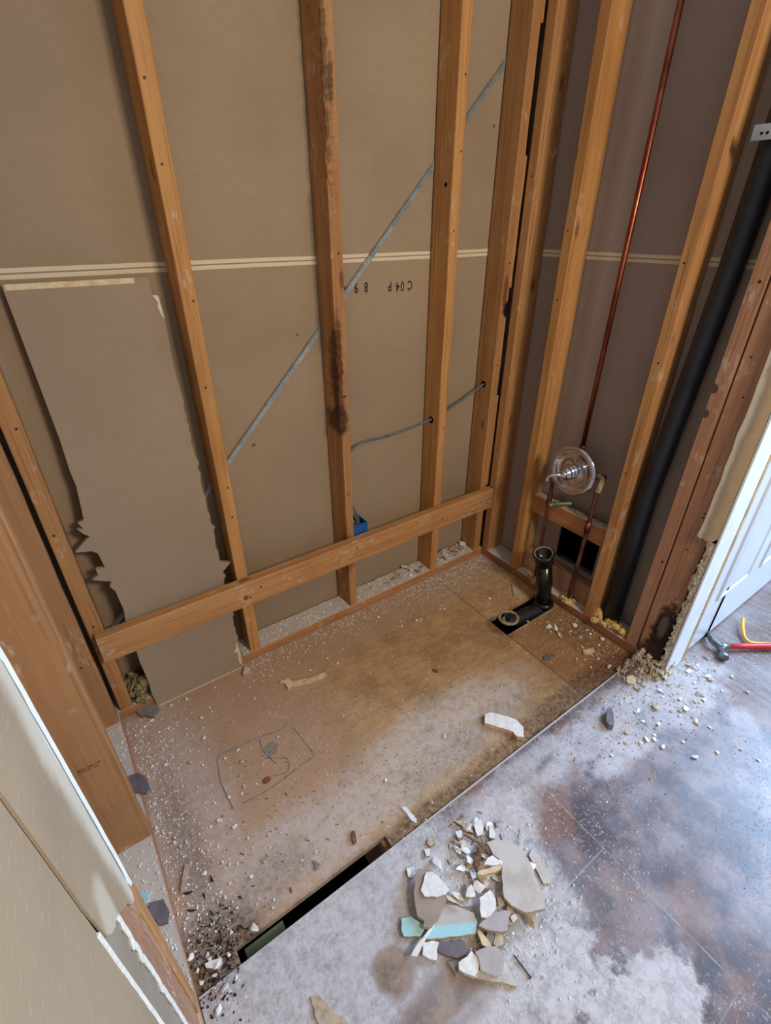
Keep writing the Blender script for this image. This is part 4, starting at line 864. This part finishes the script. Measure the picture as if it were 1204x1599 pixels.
# loose nail and tiny hardware
bm = tube([(-1.013, -1.128, 0.0155), (-1.012, -1.172, 0.0155)], 0.0016, 8); lathe([(0, 0.004), (0.0015, 0.004), (0.0015, 0)], (-1.012, -1.172, 0.0165), (0.02, -1, 0), 12, bm)

# chip meshes: angular crumbs
def chip_mesh(name, mat, sq, seed):
    rnd = random.Random(seed); bm = bmesh.new()
    for _ in range(11):
        v = Vector((rnd.gauss(0, 1), rnd.gauss(0, 1), rnd.gauss(0, 1))).normalized()
        bm.verts.new((v.x*sq[0]*0.5, v.y*sq[1]*0.5, v.z*sq[2]*0.5))
    bmesh.ops.convex_hull(bm, input=list(bm.verts))
    for v in [v for v in bm.verts if not v.link_faces]: bm.verts.remove(v)
    zmin = min(v.co.z for v in bm.verts)
    for v in bm.verts: v.co.z -= zmin
    bmesh.ops.recalc_face_normals(bm, faces=bm.faces)
    me = bpy.data.meshes.new(name); bm.to_mesh(me); bm.free(); me.materials.append(mat); return me
CM = [chip_mesh('crumb', CHIP, (1, 0.62+0.06*k, 0.42+0.05*(k % 4)), 20+k) for k in range(7)]
CT = [chip_mesh('crumb', CHIPT, (1, 0.6+0.08*k, 0.34), 40+k) for k in range(4)]
CHIPD = simple('blackened_wood', (74, 58, 50), 0.85, 0, 0.2, (48, 38, 34), 60)
CD = [chip_mesh('dark_splinter', CHIPD, (1, 0.16+0.05*k, 0.14), 80+k) for k in range(4)]
CW = [chip_mesh('splinter', CHIPW, (1, 0.14+0.05*k, 0.12), 60+k) for k in range(4)]
def put(me, name, x, y, z, s, label, cat, group, rz=None):
    o = bpy.data.objects.new(name, me); COL.objects.link(o); o.location = (x, y, z-0.0002)
    o.scale = (s, s, s); o.rotation_euler = ((0, 0, R()*6.28) if rz is None else rz)
    o['label'] = label; o['category'] = cat; o['group'] = group
    return o
taken = []
def free(x, y, d):
    for a, b, c in taken:
        if (a-x)**2+(b-y)**2 < (c+d)**2*0.25: return False
    taken.append((x, y, d)); return True
def crumbs(lst, z, label, group, big):
    for k, (x, y, s) in enumerate(lst):
        if not free(x, y, s): continue
        q = R()
        put(CM[k % 7] if q < 0.86 else CT[k % 4], 'plaster_crumb', x, y, z, s*1.25, label, 'crumb', group)
crumbs(CR_LEFT, 0.0005, 'angular white plaster crumb on the left half of the bare subfloor', 'crumbs on the left half of the subfloor', 1)
crumbs(CR_BACK, 0.0005, 'small white plaster crumb on the subfloor in front of the long wall plate', 'crumbs along the long wall plate', 1)
crumbs(CR_RIGHT, 0.0005, 'pale plaster crumb on the subfloor between the drain and the mouldy stud', 'crumbs at the right end of the subfloor', 1)
crumbs(CR_VINYL, 0.0122, 'flat pale plaster chip on the vinyl near the doorway', 'chips on the vinyl by the doorway', 1)
def gap(x, y): return (-1.505 < x < -1.095 and y < GY+0.002) or (-0.305 < x < -0.015 and -0.455 < y < -0.345)
def rnd_crumbs(n, fx, fy, z, s0, s1, label, group, cat='crumb', pool=CM, name='plaster_crumb'):
    k = 0; tries = 0
    while k < n and tries < n*30:
        tries += 1; x, y = fx(), fy()
        if gap(x, y): continue
        s = s0+(s1-s0)*R()**2
        if not free(x, y, s): continue
        put(pool[k % len(pool)], name, x, y, z, s, label, cat, group); k += 1
rnd_crumbs(28, lambda: -1.575+abs(random.gauss(0, 0.10)), lambda: -0.06-0.62*R(), 0.0005, 0.006, 0.016, 'white plaster crumb in the drift along the left wall plate', 'crumbs drifted along the left plate')
rnd_crumbs(14, lambda: random.gauss(-0.17, 0.10), lambda: -0.012-abs(random.gauss(0, 0.06)), 0.0005, 0.005, 0.014, 'pale crumb scattered on the subfloor in the inner corner', 'crumbs in the inner corner')
rnd_crumbs(12, lambda: -0.012-abs(random.gauss(0, 0.10)), lambda: -0.48-0.26*R(), 0.0005, 0.006, 0.016, 'pale plaster bit on the brown floor patch beside the pipe wall plate', 'crumbs beside the pipe wall plate')
rnd_crumbs(9, lambda: -1.59+0.0-0.085*R(), lambda: -0.46-0.32*R(), 0.0383, 0.006, 0.016, 'white plaster lump on top of the left wall plate', 'lumps on the left plate')
rnd_crumbs(7, lambda: -1.10+0.34*R(), lambda: 0.012+0.07*R(), 0.0383, 0.005, 0.014, 'plaster lump on the back plate between the golden and the rotted stud', 'lumps on the back plate, left bay')
rnd_crumbs(12, lambda: -0.69+0.36*R(), lambda: 0.012+0.07*R(), 0.0383, 0.006, 0.020, 'plaster lump on the back plate between the rotted and the cable stud', 'lumps on the back plate, middle bay')
rnd_crumbs(18, lambda: -0.27+0.21*R(), lambda: 0.010+0.07*R(), 0.0383, 0.010, 0.028, 'larger plaster lump heaped on the back plate next to the corner', 'lumps on the back plate by the corner')
rnd_crumbs(6, lambda: 0.012+0.07*R(), lambda: -0.555+0.32*R(), 0.0383, 0.006, 0.016, 'plaster lump on the pipe wall plate', 'lumps on the pipe wall plate')
rnd_crumbs(26, lambda: random.gauss(-0.98, 0.07), lambda: random.gauss(-1.03, 0.07), 0.0122, 0.008, 0.022, 'small white flake filling in between the larger slabs of the rubble pile', 'small flakes in the rubble pile', pool=CM+CT)
rnd_crumbs(22, lambda: random.gauss(-0.10, 0.16), lambda: -0.93-abs(random.gauss(0, 0.09)), 0.0122, 0.007, 0.020, 'pale plaster bit scattered on the vinyl before the doorway', 'bits on the vinyl before the doorway', pool=CM+CT)
rnd_crumbs(12, lambda: random.gauss(-1.52, 0.05), lambda: random.gauss(-0.79, 0.04), 0.0122, 0.010, 0.024, 'white lump in the dark debris of the front left corner', 'lumps in the front left corner')
rnd_crumbs(24, lambda: random.gauss(-1.35, 0.14), lambda: -0.50-0.24*R(), 0.0005, 0.008, 0.022, 'brown wood sliver on the left half of the subfloor', 'slivers on the left half of the subfloor', 'splinter', CW, 'wood_splinter')
rnd_crumbs(16, lambda: random.gauss(-0.95, 0.04), lambda: random.gauss(-0.93, 0.03), 0.0122, 0.020, 0.040, 'brown splinter tangled in the upper end of the rubble pile', 'splinters in the rubble pile', 'splinter', CW, 'wood_splinter')
rnd_crumbs(22, lambda: random.gauss(-1.53, 0.035), lambda: random.gauss(-0.725, 0.05), 0.0005, 0.022, 0.080, 'dark splinter in the blackened front left corner', 'splinters in the front left corner', 'splinter', CD, 'wood_splinter')

CF = [chip_mesh('flake', [CHIP, CHIPT, CHIP, CHIPG2][k % 4], (1, 0.55+0.07*k, 0.16), 100+k) for k in range(6)]
def flakes(n, fx, fy, z0, z1, s0, s1, label, group):
    for k in range(n):
        s = s0+(s1-s0)*R()
        o_ = put(CF[k % 6], 'plaster_flake', fx(), fy(), z0+(z1-z0)*R(), s, label, 'plaster flake', group, rz=((R()-.5)*0.9, (R()-.5)*0.9, R()*6.28))
        o_.location.z += s*0.12
flakes(44, lambda: random.gauss(-0.955, 0.045), lambda: random.gauss(-0.985, 0.055), 0.0125, 0.024, 0.016, 0.042, 'tilted plaster flake jammed into the middle of the rubble pile', 'tilted flakes in the rubble pile')
flakes(26, lambda: -0.23+0.16*R(), lambda: 0.015+0.06*R(), 0.0385, 0.050, 0.020, 0.045, 'tilted plaster flake heaped on the back plate by the corner', 'tilted flakes on the corner plate')
flakes(18, lambda: random.gauss(-0.46, 0.07), lambda: 0.015+0.06*R(), 0.0385, 0.046, 0.018, 0.040, 'tilted plaster flake on the back plate of the middle bay', 'tilted flakes on the middle plate')
flakes(22, lambda: random.gauss(-0.10, 0.15), lambda: -0.93-abs(random.gauss(0, 0.07)), 0.0125, 0.014, 0.014, 0.034, 'flat tilted flake on the vinyl in front of the doorway', 'flakes before the doorway')
flakes(16, lambda: -0.03-0.14*R(), lambda: -0.50-0.22*R(), 0.0005, 0.003, 0.014, 0.034, 'flat flake on the brown floor patch beside the pipe wall', 'flakes beside the pipe wall')
o = obj('loose_nail', bm, NAIL); tag(o, 'rusty nail lying on the vinyl to the right of the rubble pile', 'nail')

# uncountable fine grit
def grit(label, n, fx, fy, z, s0, s1, mat, seed):
    rnd = random.Random(seed); bm = bmesh.new(); V_ = []; F_ = []
    k = 0
    while k < n:
        x, y = fx(), fy()
        if gap(x, y): continue
        s = s0+(s1-s0)*R()**3; a = R()*6.28; e = 0.4+0.6*R(); zz = z(x, y) if callable(z) else z; h = s*(0.3+0.5*R())
        i = len(V_)
        for q in range(4):
            t = a+q*1.57+(R()-.5)*0.6; rr = s*0.5*(1 if q % 2 == 0 else e)
            V_.append((x+math.cos(t)*rr, y+math.sin(t)*rr, zz))
        V_.append((x+(R()-.5)*s*0.3, y+(R()-.5)*s*0.3, zz+h))
        for q in range(4): F_.append((i+q, i+(q+1) % 4, i+4))
        k += 1
    bm.free(); me = bpy.data.meshes.new('grit'); me.from_pydata(V_, [], F_); me.materials.append(mat)
    o = bpy.data.objects.new('plaster_grit', me); COL.objects.link(o); tag(o, label, 'grit', kind='stuff'); return o
U = lambda a, b: (lambda: a+(b-a)*R())
grit('fine white grit scattered over the whole bare subfloor', 2600, U(-1.585, -0.005), U(-0.76, -0.005), 0.0002, 0.0015, 0.006, CHIP, 1)
grit('dense white grit drifted along the left end of the subfloor', 1500, lambda: -1.588+abs(random.gauss(0, 0.07)), U(-0.76, -0.03), 0.0002, 0.002, 0.008, CHIP, 2)
grit('dense pale grit on the subfloor along the long wall plate', 1600, U(-1.2, -0.005), lambda: -0.003-abs(random.gauss(0, 0.055)), 0.0002, 0.002, 0.008, CHIP, 3)
grit('tan grit on the floor patch by the pipe wall', 1300, lambda: -0.004-abs(random.gauss(0, 0.11)), U(-0.76, -0.02), 0.0002, 0.002, 0.009, CHIPT, 4)
grit('white grit on the plate of the long wall', 2600, U(-1.58, -0.005), U(0.003, 0.088), 0.0379, 0.002, 0.009, CHIP, 5)
grit('white grit on the plate of the left wall', 1000, U(-1.68, -1.594), U(-0.80, -0.05), 0.0379, 0.002, 0.008, CHIP, 6)
grit('white grit on the dusty vinyl floor', 3000, U(-1.58, 0.3), lambda: -0.806-abs(random.gauss(0, 0.26)), 0.0119, 0.0015, 0.006, CHIP, 7)
grit('coarse pale grit on the vinyl before the doorway', 1400, lambda: random.gauss(-0.12, 0.22), lambda: -0.83-abs(random.gauss(0, 0.12)), 0.0119, 0.002, 0.010, CHIPT, 8)
grit('plaster grit packed round the rubble pile', 1500, lambda: random.gauss(-0.99, 0.10), lambda: random.gauss(-1.03, 0.08), 0.0119, 0.002, 0.010, CHIP, 9)
grit('dark dirt and grit in the front left corner', 700, lambda: random.gauss(-1.53, 0.035), lambda: random.gauss(-0.77, 0.045), lambda x, y: 0.0002 if y > -0.803 else 0.0119, 0.002, 0.009, CHIPD, 10)
grit('brown sawdust on the subfloor', 900, U(-1.45, -0.4), U(-0.74, -0.35), 0.0002, 0.0015, 0.006, CHIPW, 11)

# pencil lines drawn on the subfloor
def ribbon(paths, w, z):
    bm = bmesh.new()
    for P in paths:
        pts = smooth_path([(x, y, z) for x, y in P], 5); prev = None
        for i, p in enumerate(pts):
            t = (pts[min(i+1, len(pts)-1)]-pts[max(i-1, 0)]).normalized(); s = Vector((-t.y, t.x, 0))*w*0.5*(0.6+0.7*R())
            c = (bm.verts.new(p+s), bm.verts.new(p-s))
            if prev: bm.faces.new((prev[0], c[0], c[1], prev[1]))
            prev = c
    return bm
PENCIL = simple('blue_grey_pencil', (112, 116, 124), 0.9, 0, 0.1, (134, 132, 134), 90)
sub = bpy.data.objects['floor']
bm = ribbon([[(-1.398, -0.48), (-1.402, -0.393), (-1.393, -0.337), (-1.379, -0.301), (-1.313, -0.306), (-1.254, -0.31), (-1.198, -0.324), (-1.162, -0.316)],
    [(-1.155, -0.34), (-1.151, -0.386), (-1.146, -0.437), (-1.148, -0.463), (-1.198, -0.468), (-1.256, -0.476), (-1.31, -0.48), (-1.371, -0.474)],
    [(-1.259, -0.317), (-1.264, -0.355), (-1.258, -0.386), (-1.25, -0.421)],
    [(-1.269, -0.385), (-1.236, -0.409), (-1.216, -0.426), (-1.222, -0.45), (-1.239, -0.463), (-1.275, -0.448)]], 0.0026, 0.0008)
o = obj('pencil_outline', bm, PENCIL, sub); o['label'] = 'blue-grey hand-drawn outline on the plywood'
bm = prism([(-1.255, -0.350, 0.0004), (-1.228, -0.345, 0.0004), (-1.218, -0.368, 0.0004), (-1.238, -0.392, 0.0004), (-1.262, -0.385, 0.0004), (-1.266, -0.362, 0.0004)], (0, 0, 0.0003))
obj('smudge', bm, simple('grey_smudge', (138, 130, 118), 0.9, 0, 0.1, (160, 142, 120), 60), sub)
bm = bmesh.new(); bmesh.ops.create_icosphere(bm, subdivisions=2, radius=0.010, matrix=Matrix.Translation((-1.292, -0.452, 0.001)) @ Matrix.Diagonal((1.3, 1, 0.15, 1)))
obj('rust_spot', bm, simple('rust_brown', (128, 78, 52), 0.9, 0, 0.1, (150, 96, 66), 90), sub)

# ------------------------------------------------------------------ tools by the door
Hm = empty('hammer', (0.30, -1.0, 0.0125)); tag(Hm, 'claw hammer with a red handle lying on the floor by the door', 'hammer')
ax0 = Vector((0.262, -0.962, 0.032))
face = Vector((0.218, -0.998, 0.030)); claw = [Vector((0.262, -0.962, 0.034)), Vector((0.268, -0.930, 0.038)), Vector((0.292, -0.905, 0.036)), Vector((0.325, -0.885, 0.024))]
hd = (face-ax0).normalized()
bm = lathe([(0.0, 0.011), (0.012, 0.010), (0.026, 0.010), (0.030, 0.0155), (0.048, 0.0165), (0.051, 0.015), (0.051, 0.0)], ax0, hd, 28)
obj('hammer_face', bm, STEEL, Hm, True)
cp = smooth_path(claw, 8)
for sgn in (-1, 1):
    b = tube([p+Vector((0, 0, sgn*0.0055)) for p in cp], [0.0095-0.006*i/(len(cp)-1) for i in range(len(cp))], 12)
    obj('claw', b, STEEL, Hm, True)
obj('cheek', tube([ax0+Vector((-0.01, -0.008, 0)), ax0+Vector((0.012, -0.004, 0.002)), ax0+Vector((0.035, -0.014, 0))], [0.012, 0.015, 0.0105], 16), STEEL, Hm, True)
hdir = Vector((0.155, -0.105, -0.002)); a = ax0+Vector((0.03, -0.012, 0))
obj('handle', tube([a, a+hdir*0.3, a+hdir, a+hdir*2.0], [0.0085, 0.0105, 0.0115, 0.0135], 18), REDP, Hm, True)
YB = empty('pry_bar', (0.40, -1.0, 0.0125)); tag(YB, 'yellow bent steel bar lying behind the red hammer handle', 'pry bar')
obj('bar', tube(smooth_path([(0.487, -0.942, 0.040), (0.450, -0.958, 0.034), (0.410, -0.982, 0.026), (0.395, -1.004, 0.022), (0.412, -1.026, 0.020), (0.47, -1.072, 0.019), (0.60, -1.18, 0.019)], 7), 0.0062, 14), YEL, YB, True)
